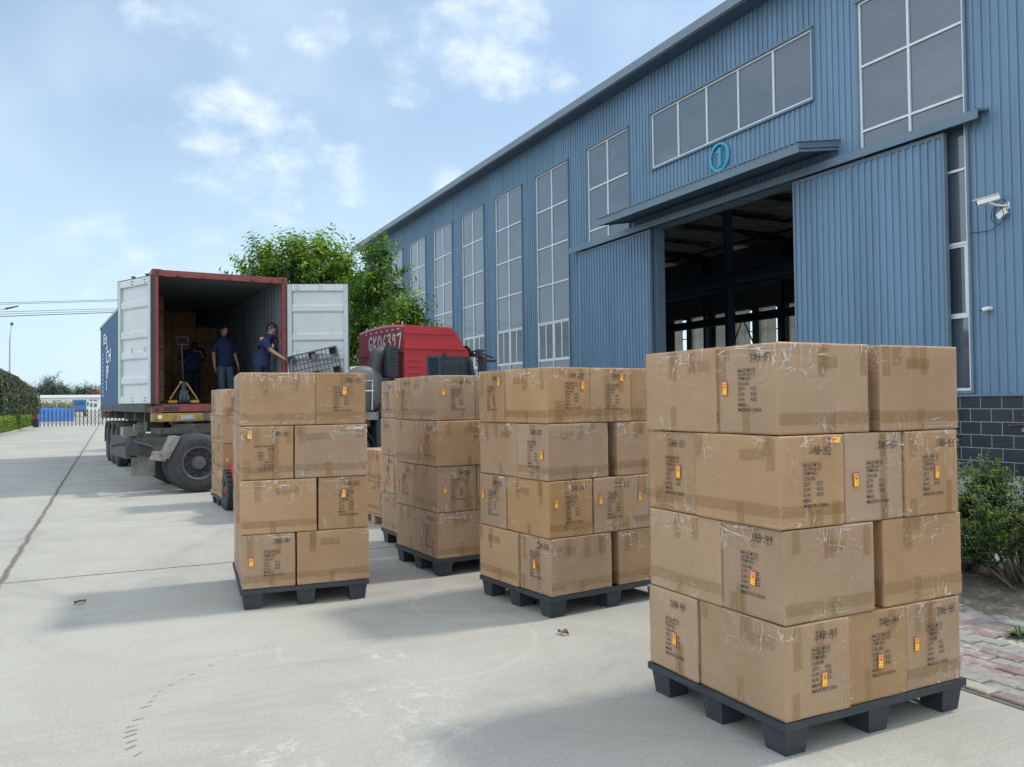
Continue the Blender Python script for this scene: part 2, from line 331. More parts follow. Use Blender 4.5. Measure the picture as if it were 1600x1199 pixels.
def corr(mb, y0, y1, z0, z1, x=0.0, m=0, depth=.034, sgn=-1, off=0):
    """corrugated sheet in the plane X=x (local), ribs stand out towards -X"""
    prof = [(0, 0), (.098, 0), (.102, 1), (.140, 1), (.144, 0)]
    ys = []; k = math.floor((y0-off)/PITCHC)
    def hgt(y):
        u = ((y-off) % PITCHC)
        if u < .098: return 0
        if u < .102: return (u-.098)/.004
        if u < .140: return 1
        if u < .144: return (.144-u)/.004
        return 0
    yy = [y0, y1]
    y = k*PITCHC+off
    while y < y1:
        for u, _ in prof[1:]:
            if y0 < y+u < y1: yy.append(y+u)
        y += PITCHC
    yy = sorted(set(round(q, 5) for q in yy)); vs = []
    for q in yy:
        h = x + sgn*depth*hgt(q); vs += [(h, Wl(q), z0), (h, Wl(q), z1)]
    mb.add(vs, [(2*i, 2*i+2, 2*i+3, 2*i+1) if sgn > 0 else (2*i, 2*i+1, 2*i+3, 2*i+2) for i in range(len(yy)-1)], m)
WD = 23.3; HW = 11.65; RZ = 13.1
YA, YB, EAVE, SILL, WTOP = -13.0, 52.2, 11.75, 1.62, 10.42
wins = []
for c0 in (6.45, 2.65, -1.15, -4.95, -8.75): wins.append((c0, c0+2.5, 'full'))
wins.append((10.25, 12.75, 'full')); wins.append((14.1, 20.55, 'strip')); wins.append((21.85, 24.35, 'full'))
for k in range(8):
    c0 = 25.75 + 3.78*k
    if c0+2.5 < YB-.5: wins.append((c0, c0+2.5, 'full'))
wins.sort()
mb = MB(); y = YA
for a, b_, k in wins:
    if k == 'strip':
        corr(mb, y, 14.1, SILL-.08, WTOP); corr(mb, 20.55, 21.85, SILL-.08, WTOP); corr(mb, 14.1, 14.6, SILL-.08, 8.72); corr(mb, 20.45, 20.55, SILL-.08, 8.72)
        # above and below the strip window, over the doorway
        corr(mb, 14.6, 20.45, 6.9, 8.72)
        y = 21.85; continue
    if y < a: corr(mb, y, a, SILL-.08, WTOP)
    y = b_
corr(mb, y, YB, SILL-.08, WTOP)
corr(mb, YA, YB, WTOP+.0, EAVE)
mb.build('corrugated_wall', BL, wh)
# near end wall, far end wall, kept simple sheets
for Y in (YA, YB):
    mb = MB(); mb.quad((0, Wl(Y), 0), (WD, Wl(Y), 0), (WD, Wl(Y), EAVE), (0, Wl(Y), EAVE))
    mb.quad((0, Wl(Y), EAVE), (WD, Wl(Y), EAVE), (HW, Wl(Y), RZ), (HW, Wl(Y), RZ)); mb.build('end_wall', BL, wh)
# tiled plinth
def plinth_mat():
    M = bpy.data.materials.new('dark_stone_tile'); M.use_nodes = True; nt = M.node_tree; b = nt.nodes['Principled BSDF']
    g = N(nt, 'ShaderNodeNewGeometry'); sx = N(nt, 'ShaderNodeSeparateXYZ'); nt.links.new(g.outputs['Position'], sx.inputs[0]); cb = N(nt, 'ShaderNodeCombineXYZ')
    nt.links.new(sx.outputs[1], cb.inputs[0]); nt.links.new(sx.outputs[2], cb.inputs[1])
    br = N(nt, 'ShaderNodeTexBrick'); nt.links.new(cb.outputs[0], br.inputs[0]); br.inputs['Scale'].default_value = 1
    br.inputs['Brick Width'].default_value = .42; br.inputs['Row Height'].default_value = .252; br.inputs['Mortar Size'].default_value = .006; br.inputs['Mortar Smooth'].default_value = .1
    br.inputs['Color1'].default_value = (.018, .026, .036, 1); br.inputs['Color2'].default_value = (.026, .036, .048, 1); br.inputs['Mortar'].default_value = (.28, .32, .36, 1)
    n = N(nt, 'ShaderNodeTexNoise'); mp = N(nt, 'ShaderNodeMapping'); mp.inputs[2].default_value = (0, 0, .7); mp.inputs[3].default_value = (3, 14, 1)
    nt.links.new(cb.outputs[0], mp.inputs[0]); nt.links.new(mp.outputs[0], n.inputs[0]); n.inputs['Scale'].default_value = 2.4; n.inputs['Detail'].default_value = 5; n.inputs['Distortion'].default_value = 1.6
    c = mixc(nt, mth(nt, 'MULTIPLY', sstep(nt, n.outputs[0], .6, .72), .35), br.outputs[0], (.14, .18, .22))
    nt.links.new(c, b.inputs['Base Color']); b.inputs['Roughness'].default_value = .3
    bp = N(nt, 'ShaderNodeBump'); bp.inputs['Strength'].default_value = .5; bp.inputs['Distance'].default_value = .01; nt.links.new(n.outputs[0], bp.inputs['Height']); nt.links.new(bp.outputs[0], b.inputs['Normal'])
    return M
mb = MB()
for a, b_ in ((YA, 14.6), (20.45, YB)): mb.box(-.06, .2, Wl(a), Wl(b_), 0, 1.5)
mb.build('tiled_plinth', plinth_mat(), wh)
mb = MB()
for a, b_ in ((YA, 14.6), (20.45, YB)): mb.box(-.10, .1, Wl(a), Wl(b_), 1.502, 1.545)
mb.build('plinth_flashing', BLD, wh)
# eaves: fascia gutter, soffit, roof sheets
mb = MB()
mb.prism([(-.72, EAVE-.04), (-.62, EAVE-.06), (-.62, EAVE+.2), (-.72, EAVE+.22)], 'y', Wl(YA-.6), Wl(YB+1.1))
mb.build('gutter_fascia', mat('grey_fascia_steel', (.16, .20, .24), .5, var=.08, scale=1), wh)
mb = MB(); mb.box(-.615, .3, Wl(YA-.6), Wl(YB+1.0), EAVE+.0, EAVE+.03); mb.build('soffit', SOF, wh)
RFU = mat('roof_underside', (.55, .56, .54), .8, var=.35, scale=.8, stretch=(1, 5, 1), col2=(.34, .34, .33), c2scale=.5)
# roof built as long strips so that pale translucent sheets can lie between the steel ones
mb = MB(); sk = MB(); YC = YA-.6
def rz(x): return EAVE+.16 + (RZ-EAVE-.16)*(x+.61)/(HW+.61) if x < HW else RZ-(RZ-EAVE)*(x-HW)/HW
y = YC; i = 0
while y < YB+1.0:
    y2 = min(y+3.78, YB+1.0)
    for xa, xb in ((-.61, 22.4), (HW, 45)):
        def sl(M_, a, b_, xs, xe): M_.hexa([(xs, Wl(a), rz(xs)), (xe, Wl(a), rz(xe)), (xe, Wl(b_), rz(xe)), (xs, Wl(b_), rz(xs)), (xs, Wl(a), rz(xs)+.08), (xe, Wl(a), rz(xe)+.08), (xe, Wl(b_), rz(xe)+.08), (xs, Wl(b_), rz(xs)+.08)])
        L_ = xb-xa
        sl(mb, y, y2-1.5, xa, xb)
        sl(mb, y2-1.5, y2, xa, xa+L_*.15); sl(mb, y2-1.5, y2, xb-L_*.1, xb)
        sl(sk, y2-1.5, y2, xa+L_*.15, xb-L_*.1)
    y = y2; i += 1
mb.build('roof_sheet', RFU, wh)
sk.build('roof_light', mat('frp_sheet', (.30, .28, .24), .6, var=.4, scale=1.2, transl=.45, tint=(1, .97, .9), col2=(.22, .21, .19), c2scale=1.4, stretch=(3, .6, 1)), wh)
# windows
def window(a, b_, kind):
    z0, z1 = (8.72, WTOP) if kind == 'strip' else (SILL, WTOP)
    f = MB(); t = .05; xo, xi = -.035, .05
    def bar(ya, yb, za, zb, o=0): f.box(xo-o, xi, Wl(ya), Wl(yb), za, zb)
    bar(a, b_, z1-t, z1); bar(a, b_, z0, z0+t); bar(a, a+t, z0+t, z1-t); bar(b_-t, b_, z0+t, z1-t)
    if kind == 'strip':
        n = 5
        for i in range(1, n): y = a+(b_-a)*i/n; bar(y-t/2, y+t/2, z0+t, z1-t)
    else:
        mid = (a+b_)/2; bar(mid-t/2, mid+t/2, z0+t, z1-t, .003)
        zs = [z0 + (z1-z0)*i/6 for i in range(1, 6)]
        for z in zs: bar(a+t, mid-t/2, z-t/2, z+t/2); bar(mid+t/2, b_-t, z-t/2, z+t/2)
        za, zb = zs[0]+t/2, zs[1]-t/2       # the opening row: sliding lights
        for (ya, yb) in ((a+t, mid-t/2), (mid+t/2, b_-t)):
            w = (yb-ya)
            for q in (ya, ya+w*.5-.03, yb-.06): f.box(-.02, .03, Wl(q), Wl(q+.06), za, zb)
            for q in (za, zb-.05):
                f.box(-.018, .028, Wl(ya+.062), Wl(ya+w*.5-.032), q, q+.05); f.box(-.018, .028, Wl(ya+w*.5+.032), Wl(yb-.062), q, q+.05)
    fr = f.build('window', WHT, wh)
    p = MB(); p.quad((.0, Wl(a), z0), (.0, Wl(a), z1), (.0, Wl(b_), z1), (.0, Wl(b_), z0))
    if kind == 'strip': p.build('pane', GLS, fr)
    else:
        p = MB(); zs = [z0 + (z1-z0)*i/6 for i in range(7)]
        for i in range(6):
            for ya, yb in ((a, mid), (mid, b_)):
                mi = 1 if i == 1 else 0; j = random.uniform(-.004, .004); j2 = random.uniform(-.004, .004)
                p.quad((j, Wl(ya), zs[i]), (j+j2, Wl(ya), zs[i+1]), (-j+j2, Wl(yb), zs[i+1]), (-j, Wl(yb), zs[i]), mi)
        p.build('pane', [GLS, GLD], fr)
    c = MB(); c.box(-.10, -.0, Wl(a-.06), Wl(b_+.06), z1+.002, z1+.055); c.box(-.075, .0, Wl(a-.05), Wl(a-.002), z0, z1); c.box(-.075, .0, Wl(b_+.002), Wl(b_+.05), z0, z1)
    c.box(-.08, .0, Wl(a-.05), Wl(b_+.05), z0-.06, z0-.002)
    c.build('window_surround', BLD, fr)
for a, b_, k in wins: window(a, b_, k)
# sliding doors: each a framed corrugated leaf hung in front of the wall
def leaf(y0, y1, off):
    d = MB(); x0 = -.20
    corr(d, y0+.06, y1-.06, .06, 6.72, x=x0, m=0, depth=.040, off=off)
    o = d.build('sliding_door', BL, wh)
    f = MB()
    f.box(x0-.03, x0+.07, Wl(y0), Wl(y0+.06), .04, 6.8); f.box(x0-.03, x0+.07, Wl(y1-.06), Wl(y1), .04, 6.8)
    f.box(x0-.03, x0+.07, Wl(y0+.06), Wl(y1-.06), 6.72, 6.8); f.box(x0-.03, x0+.07, Wl(y0+.06), Wl(y1-.06), .04, .12)
    f.box(x0+.03, x0+.07, Wl(y0+.06), Wl(y1-.06), .12, 6.72)
    f.build('door_frame', BLD, o)
leaf(10.6, 14.62, .03); leaf(20.5, 24.72, .07)
mb = MB(); mb.prism([(-.36, 7.0), (-.36, 6.82), (-.33, 6.82), (-.33, 6.97), (-.0, 7.02), (0, 7.06), (-.33, 7.02)], 'y', Wl(9.8), Wl(25.2)); mb.build('door_track_cover', BLD, wh)
mb = MB(); mb.box(-.3, -.2, Wl(9.95), Wl(25.1), 6.84, 6.92); mb.build('door_track', mat('track_steel', (.07, .10, .14), .5), wh)
# jambs of the doorway
mb = MB(); mb.box(-.02, .3, Wl(14.52), Wl(14.6), 0, 6.9); mb.box(-.02, .3, Wl(20.45), Wl(20.55), 0, 6.9); mb.box(-.02, .3, Wl(14.6), Wl(20.45), 6.82, 6.9); mb.build('door_jamb', BLD, wh)
# canopy above the doorway
mb = MB(); ca, cb_ = 13.35, 21.7; XO = -1.3
mb.hexa([(XO, Wl(ca), 7.12), (0, Wl(ca), 7.32), (0, Wl(cb_), 7.32), (XO, Wl(cb_), 7.12), (XO, Wl(ca), 7.14), (0, Wl(ca), 7.34), (0, Wl(cb_), 7.34), (XO, Wl(cb_), 7.14)])
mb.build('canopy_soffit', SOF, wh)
mb = MB()
mb.hexa([(XO-.02, Wl(ca), 7.05), (XO, Wl(ca), 7.05), (XO, Wl(cb_), 7.05), (XO-.02, Wl(cb_), 7.05), (XO-.02, Wl(ca), 7.27), (XO, Wl(ca), 7.27), (XO, Wl(cb_), 7.27), (XO-.02, Wl(cb_), 7.27)])
for Y, s in ((ca, 1), (cb_, -1)): mb.hexa([(XO, Wl(Y), 7.05), (0, Wl(Y), 7.27), (0, Wl(Y+.02*s), 7.27), (XO, Wl(Y+.02*s), 7.05), (XO, Wl(Y), 7.27), (0, Wl(Y), 7.5), (0, Wl(Y+.02*s), 7.5), (XO, Wl(Y+.02*s), 7.27)])
mb.build('canopy_fascia', BLD, wh)
mb = MB(); y = ca-.03
while y < cb_:
    mb.hexa([(XO-.06, Wl(y), 7.272), (0, Wl(y), 7.502), (0, Wl(y+.12), 7.502), (XO-.06, Wl(y+.12), 7.272), (XO-.06, Wl(y+.03), 7.305), (0, Wl(y+.03), 7.535), (0, Wl(y+.09), 7.535), (XO-.06, Wl(y+.09), 7.305)]); y += .17
mb.build('canopy_roof', mat('canopy_sheet', (.14, .2, .25), .6, var=.1), wh)
# round number sign: ring and figure 1
SG = mat('turquoise_sign', (.02, .34, .52), .4, var=.05)
mb = MB(); cyy, cz, ro, ri = 17.42, 8.22, .40, .335; n = 48; vs = []
for i in range(n):
    t = 2*math.pi*i/n
    for rr, x in ((ri, -.05), (ro, -.05), (ro, -.09), (ri, -.09)): vs.append((x, Wl(cyy)+rr*math.cos(t), cz+rr*math.sin(t)))
mb.add(vs, [(4*i+j, 4*((i+1) % n)+j, 4*((i+1) % n)+(j+1) % 4, 4*i+(j+1) % 4) for i in range(n) for j in range(4)])
# figure 1: stem, flag, foot (seen from -X: right hand is -Y)
def P1(u, w): return (Wl(cyy)-u, cz+w)
mb.prism([P1(-.02, -.25), P1(.07, -.25), P1(.07, .25), P1(.01, .25), P1(-.11, .16), P1(-.11, .09), P1(-.02, .13)], 'x', -.09, -.05)
mb.build('number_sign', SG, wh)
# ------------------------------------------------------------------ interior of the warehouse
DST = mat('dark_steel_frame', (.045, .075, .12), .6, var=.15, scale=2)
mb = MB(); mb.quad((0, Wl(YA), .012), (WD, Wl(YA), .012), (WD, Wl(YB), .012), (0, Wl(YB), .012)); mb.build('shop_floor', mat('shop_floor_concrete', (.30, .30, .28), .5, var=.2), wh)

# far long wall with tall curtained windows
cz0, cz1, FX = 1.7, 7.5, WD
mb = MB(); cu = MB(); wf = MB(); y = YA; c0 = 48.2 - 2.3*24
while c0 < YB-2:
    if c0 > YA+1:
        mb.quad((FX, Wl(y), 0), (FX, Wl(c0), 0), (FX, Wl(c0), EAVE), (FX, Wl(y), EAVE))
        mb.quad((FX, Wl(c0), 0), (FX, Wl(c0+1.5), 0), (FX, Wl(c0+1.5), cz0), (FX, Wl(c0), cz0))
        mb.quad((FX, Wl(c0), cz1), (FX, Wl(c0+1.5), cz1), (FX, Wl(c0+1.5), EAVE), (FX, Wl(c0), EAVE))
        y = c0+1.5
        n = 40                                     # hanging curtain with folds, slightly drawn
        q0, q1 = (c0, c0+1.5) if random.random() < .3 else (c0+random.uniform(0, .25), c0+1.5-random.uniform(.1, .5))
        vs = []
        for i in range(n+1):
            yy = q0+(q1-q0)*i/n; xo = FX-.25+.05*math.sin(i*1.3)+.03*math.sin(i*.6+c0)
            vs += [(xo, Wl(yy), cz0-.1), (xo+.01, Wl(yy), cz1)]
        cu.add(vs, [(2*i, 2*i+2, 2*i+3, 2*i+1) for i in range(n)])
        for zz in (cz0, 3.1, 4.5, 6.0, cz1-.06): wf.box(FX-.04, FX+.04, Wl(c0), Wl(c0+1.5), zz, zz+.06)
        for yy in (c0, c0+.72, c0+1.44): wf.box(FX-.035, FX+.035, Wl(yy), Wl(yy+.06), cz0, cz1)
    c0 += 2.3
mb.quad((FX, Wl(y), 0), (FX, Wl(YB), 0), (FX, Wl(YB), EAVE), (FX, Wl(y), EAVE))
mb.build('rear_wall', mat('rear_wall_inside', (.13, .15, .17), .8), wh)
cu.build('curtain', mat('curtain_cloth', (.90, .87, .78), .9, var=.08, scale=5, transl=.85, tint=(1, 1, 1)), wh)
wf.build('rear_window_frame', DST, wh)
fr = MB(); k = 0; y = YA+1
while y < YB: y += 7.56
y = 30.4-7.56*6
while y < YB:
    for x, w in ((.35, .22), (HW, .2), (FX-.4, .22)):
        if x == .35 and 14 < y < 21: continue
        top = EAVE-.1 if x != HW else RZ-.2
        cols = MB(); cols.box(x-w, x+w, Wl(y)-w*.55, Wl(y)-w*.55+.03, .02, top); cols.box(x-w, x+w, Wl(y)+w*.55-.03, Wl(y)+w*.55, .02, top); cols.box(x-.02, x+.02, Wl(y)-w*.5, Wl(y)+w*.5, .02, top)
        if x == HW: cols.box(HW-.9, HW+.9, Wl(y)-.1, Wl(y)+.1, 6.9, 7.2)
        cols.build('steel_column', DST, wh)
    for xa, za, xb, zb in ((.2, EAVE-.55, HW, RZ-.75), (HW, RZ-.75, FX-.2, EAVE-.55)):
        fr = MB(); fr.hexa([(xa, Wl(y)-.12, za), (xb, Wl(y)-.12, zb), (xb, Wl(y)+.12, zb), (xa, Wl(y)+.12, za), (xa, Wl(y)-.12, za+.55), (xb, Wl(y)-.12, zb+.55), (xb, Wl(y)+.12, zb+.55), (xa, Wl(y)+.12, za+.55)]); fr.build('roof_rafter', DST, wh)
    y += 7.56

for x, z in ((HW-.7, 6.95), (HW+.7, 6.95), (FX-.9, 6.6), (.9, 7.25)):
    mb = MB(); mb.box(x-.14, x+.14, Wl(YA+.5), Wl(YB-.5), z, z+.04); mb.box(x-.14, x+.14, Wl(YA+.5), Wl(YB-.5), z+.5, z+.54); mb.box(x-.02, x+.02, Wl(YA+.5), Wl(YB-.5), z+.04, z+.5); mb.build('crane_beam', DST, wh)
mb = MB()
for k in range(1, 16):
    x = WD*k/16
    z = rz(x)-.2
    mb.box(x-.04, x+.04, Wl(YA+.5), Wl(YB-.5), z, z+.16)
mb.build('purlin', DST, wh)
mb = MB(); y = 30.4-7.56*5
while y < YB:
    for a, b_ in ((0, 7.56),):
        mb.tube([(FX-.5, Wl(y), .3), (FX-.5, Wl(y+3.78), 6.9)], .05, 6); mb.tube([(FX-.5, Wl(y+7.56), .3), (FX-.5, Wl(y+3.78), 6.9)], .05, 6)
    y += 15.12
mb.build('cross_brace', DST, wh)
# ------------------------------------------------------------------ things fixed to the wall
WP = mat('white_plastic', (.72, .72, .68), .45, var=.05)
BK = mat('black_rubber', (.02, .02, .022), .6, var=.2)
cm = empty('security_camera', (WX, 9.47, 5.1), 0, 'white bullet security camera on a wall arm right of the sliding door', 'camera')
mb = MB()   # body points out (-X) and towards +Y
d = Vector((-.62, .75, -.22)).normalized(); s = d.cross(Vector((0, 0, 1))).normalized(); u = s.cross(d)
c0 = Vector((-.36, .16, .10))
def obox(mb, c, ax, ay, az, m=0):
    mb.hexa([c-ax-ay-az, c+ax-ay-az, c+ax+ay-az, c-ax+ay-az, c-ax-ay+az, c+ax-ay+az, c+ax+ay+az, c-ax+ay+az], m)
obox(mb, c0, d*.19, s*.055, u*.045); obox(mb, c0+u*.06+d*.03, d*.22, s*.068, u*.008)
mb.build('camera_body', WP, cm, bevel=.004)
mb = MB(); mb.cyl(c0+d*.188, c0+d*.20, .04, n=20); mb.build('lens', mat('camera_lens', (.01, .01, .015), .1), cm)
mb = MB(); mb.tube([(0, 0, 0), (-.12, .0, -.02), (-.24, .08, .0), c0-u*.05], .022, 10); mb.cyl((-.03, 0, 0), (0, 0, 0), .07, n=20); mb.build('wall_arm', WP, cm, smooth=True, autosm=40)
mb = MB(); obox(mb, Vector((-.12, .05, -.16)), Vector((.03, 0, 0)), Vector((0, .08, -.05)), Vector((0, .03, .05))); mb.build('junction_box', WP, cm)
mb = MB(); pts = []
for i in range(30):
    t = i/29*2*math.pi*1.6; pts.append((-.1-.004*i, .10+.13*math.cos(t), -.18+.17*math.sin(t)))
mb.tube(pts, .007, 6)
mb.tube([(-.1, .1, -.35), (-.06, .35, -.42), (-.05, .6, -.40), (-.05, .78, -.36)], .007, 6); mb.tube([(-.02, 0, .02), (-.1, .03, .12), (-.2, .12, .06)], .008, 6)
mb.build('cable', BK, cm)
cp = empty('conduit_pipe', (WX, 9.85, 3.19), 0, 'short white conduit pipe end sticking out of the wall under the camera', 'pipe')
mb = MB(); mb.tube([(.03, 0, 0), (-.09, 0, 0), (-.13, .03, -.01), (-.17, .08, -.03)], .04, 12); mb.build('pipe', WP, cp, smooth=True, autosm=40)
mb = MB(); mb.cyl((-.171, .081, -.03), (-.176, .086, -.032), .03, n=12); mb.cyl((-.028, .07, .03), (-.02, .07, .03), .045, n=14); mb.build('dark_opening', BK, cp)
bk = empty('wall_bracket', (WX-.06, 9.22, 1.0), 0, 'rusty steel gate bracket fixed on the dark tiled plinth behind the shrubs', 'bracket')
RST = mat('rusty_steel', (.12, .08, .06), .8, var=.4, scale=12, col2=(.2, .22, .24))
mb = MB(); mb.box(-.03, 0, -.02, .02, -.1, .38); mb.tube([(-.03, 0, -.02), (-.06, .28, -.06), (-.03, .3, -.02)], .012, 6); mb.box(-.06, 0, -.04, .04, -.16, -.1); mb.build('bracket_bar', RST, bk)
db = empty('wire_scrap', (WX-.55, 9.9, .0), 0, 'scrap of bent wire and old wood lying at the foot of the plinth', 'scrap')
mb = MB(); mb.tube([(0, -.25+.5*i/16, .05+.25*math.sin(math.pi*i/16)) for i in range(17)], .008, 6); mb.tube([(.05, .1+.7*i/16, .05+.2*math.sin(math.pi*i/16)) for i in range(17)], .007, 6); mb.build('wire', mat('galvanised_wire', (.25, .26, .26), .5), db)
mb = MB(); mb.box(-.1, .05, -.7, .1, .0, .07); mb.box(-.05, .12, -.2, .5, .07, .12); mb.box(-.16, -.05, -.3, .2, .07, .15); mb.build('old_timber', mat('old_timber', (.13, .11, .09), .9, scale=8, var=.3), db, bevel=.008)
# ------------------------------------------------------------------ cartons and pallets
BL_, BW_, BH_ = .545, .380, .397
def cardboard():
    M = bpy.data.materials.new('kraft_cardboard'); M.use_nodes = True; nt = M.node_tree; b = nt.nodes['Principled BSDF']
    t = N(nt, 'ShaderNodeTexCoord'); v = t.outputs['Object']; oi = N(nt, 'ShaderNodeObjectInfo')
    off = N(nt, 'ShaderNodeVectorMath', operation='SCALE'); off.inputs[0].default_value = (37, 11, 5); nt.links.new(oi.outputs['Random'], off.inputs['Scale'])
    ad = N(nt, 'ShaderNodeVectorMath', operation='ADD'); nt.links.new(v, ad.inputs[0]); nt.links.new(off.outputs[0], ad.inputs[1]); v2 = ad.outputs[0]
    def no(s, d, r, sc=None):
        q = v2
        if sc: mp = N(nt, 'ShaderNodeMapping'); mp.inputs[3].default_value = sc; nt.links.new(q, mp.inputs[0]); q = mp.outputs[0]
        n = N(nt, 'ShaderNodeTexNoise'); n.inputs['Scale'].default_value = s; n.inputs['Detail'].default_value = d; n.inputs['Roughness'].default_value = r; nt.links.new(q, n.inputs[0]); return n.outputs[0]
    big = no(2.2, 4, .6); fib = no(120, 3, .7, (.6, .6, 1)); mid = no(14, 6, .65); flut = no(60, 2, .5, (1, 1, .02))
    c = mixc(nt, sstep(nt, big, .3, .72), (.365, .205, .088), (.42, .25, .113))
    c = mixc(nt, mth(nt, 'MULTIPLY', sstep(nt, fib, .35, .7), .35), c, (.31, .19, .10))
    c = mixc(nt, mth(nt, 'MULTIPLY', sstep(nt, mid, .5, .75), .25), c, (.40, .275, .16))
    c = mixc(nt, mth(nt, 'MULTIPLY', sstep(nt, flut, .4, .7), .18), c, (.33, .205, .11))
    hs = N(nt, 'ShaderNodeHueSaturation'); nt.links.new(mth(nt, 'ADD', .88, mth(nt, 'MULTIPLY', oi.outputs['Random'], .2)), hs.inputs['Value'])
    nt.links.new(mth(nt, 'ADD', .76, mth(nt, 'MULTIPLY', mth(nt, 'FRACT', mth(nt, 'MULTIPLY', oi.outputs['Random'], 9.7)), .24)), hs.inputs['Saturation'])
    nt.links.new(c, hs.inputs['Color']); nt.links.new(hs.outputs[0], b.inputs['Base Color']); b.inputs['Roughness'].default_value = .75; b.inputs['Specular IOR Level'].default_value = .3
    bp = N(nt, 'ShaderNodeBump'); bp.inputs['Strength'].default_value = .35; bp.inputs['Distance'].default_value = .004
    nt.links.new(mth(nt, 'ADD', mth(nt, 'MULTIPLY', flut, .6), mth(nt, 'MULTIPLY', mid, 2.0)), bp.inputs['Height']); nt.links.new(bp.outputs[0], b.inputs['Normal'])
    return M
KRAFT = cardboard()
def tape_mat(name, col, mixf):
    M = bpy.data.materials.new(name); M.use_nodes = True; nt = M.node_tree; b = nt.nodes['Principled BSDF']; out = [x for x in nt.nodes if x.type == 'OUTPUT_MATERIAL'][0]
    t = N(nt, 'ShaderNodeTexCoord'); n = N(nt, 'ShaderNodeTexNoise'); n.inputs['Scale'].default_value = 30; n.inputs['Detail'].default_value = 5; nt.links.new(t.outputs['Object'], n.inputs[0])
    nt.links.new(mixc(nt, n.outputs[0], tuple(x*.85 for x in col), tuple(x*1.12 for x in col)), b.inputs['Base Color']); b.inputs['Roughness'].default_value = .28; b.inputs['Specular IOR Level'].default_value = .6
    bp = N(nt, 'ShaderNodeBump'); bp.inputs['Strength'].default_value = .4; bp.inputs['Distance'].default_value = .004; nt.links.new(n.outputs[0], bp.inputs['Height']); nt.links.new(bp.outputs[0], b.inputs['Normal'])
    tr = N(nt, 'ShaderNodeBsdfTransparent'); mx = N(nt, 'ShaderNodeMixShader'); nt.links.new(mth(nt, 'ADD', mixf-.12, mth(nt, 'MULTIPLY', n.outputs[0], .24)), mx.inputs[0])
    nt.links.new(tr.outputs[0], mx.inputs[1]); nt.links.new(b.outputs[0], mx.inputs[2]); nt.links.new(mx.outputs[0], out.inputs[0]); return M
TAPE = tape_mat('brown_packing_tape', (.34, .18, .06), .30); TAPE2 = tape_mat('olive_packing_tape', (.35, .21, .07), .29)
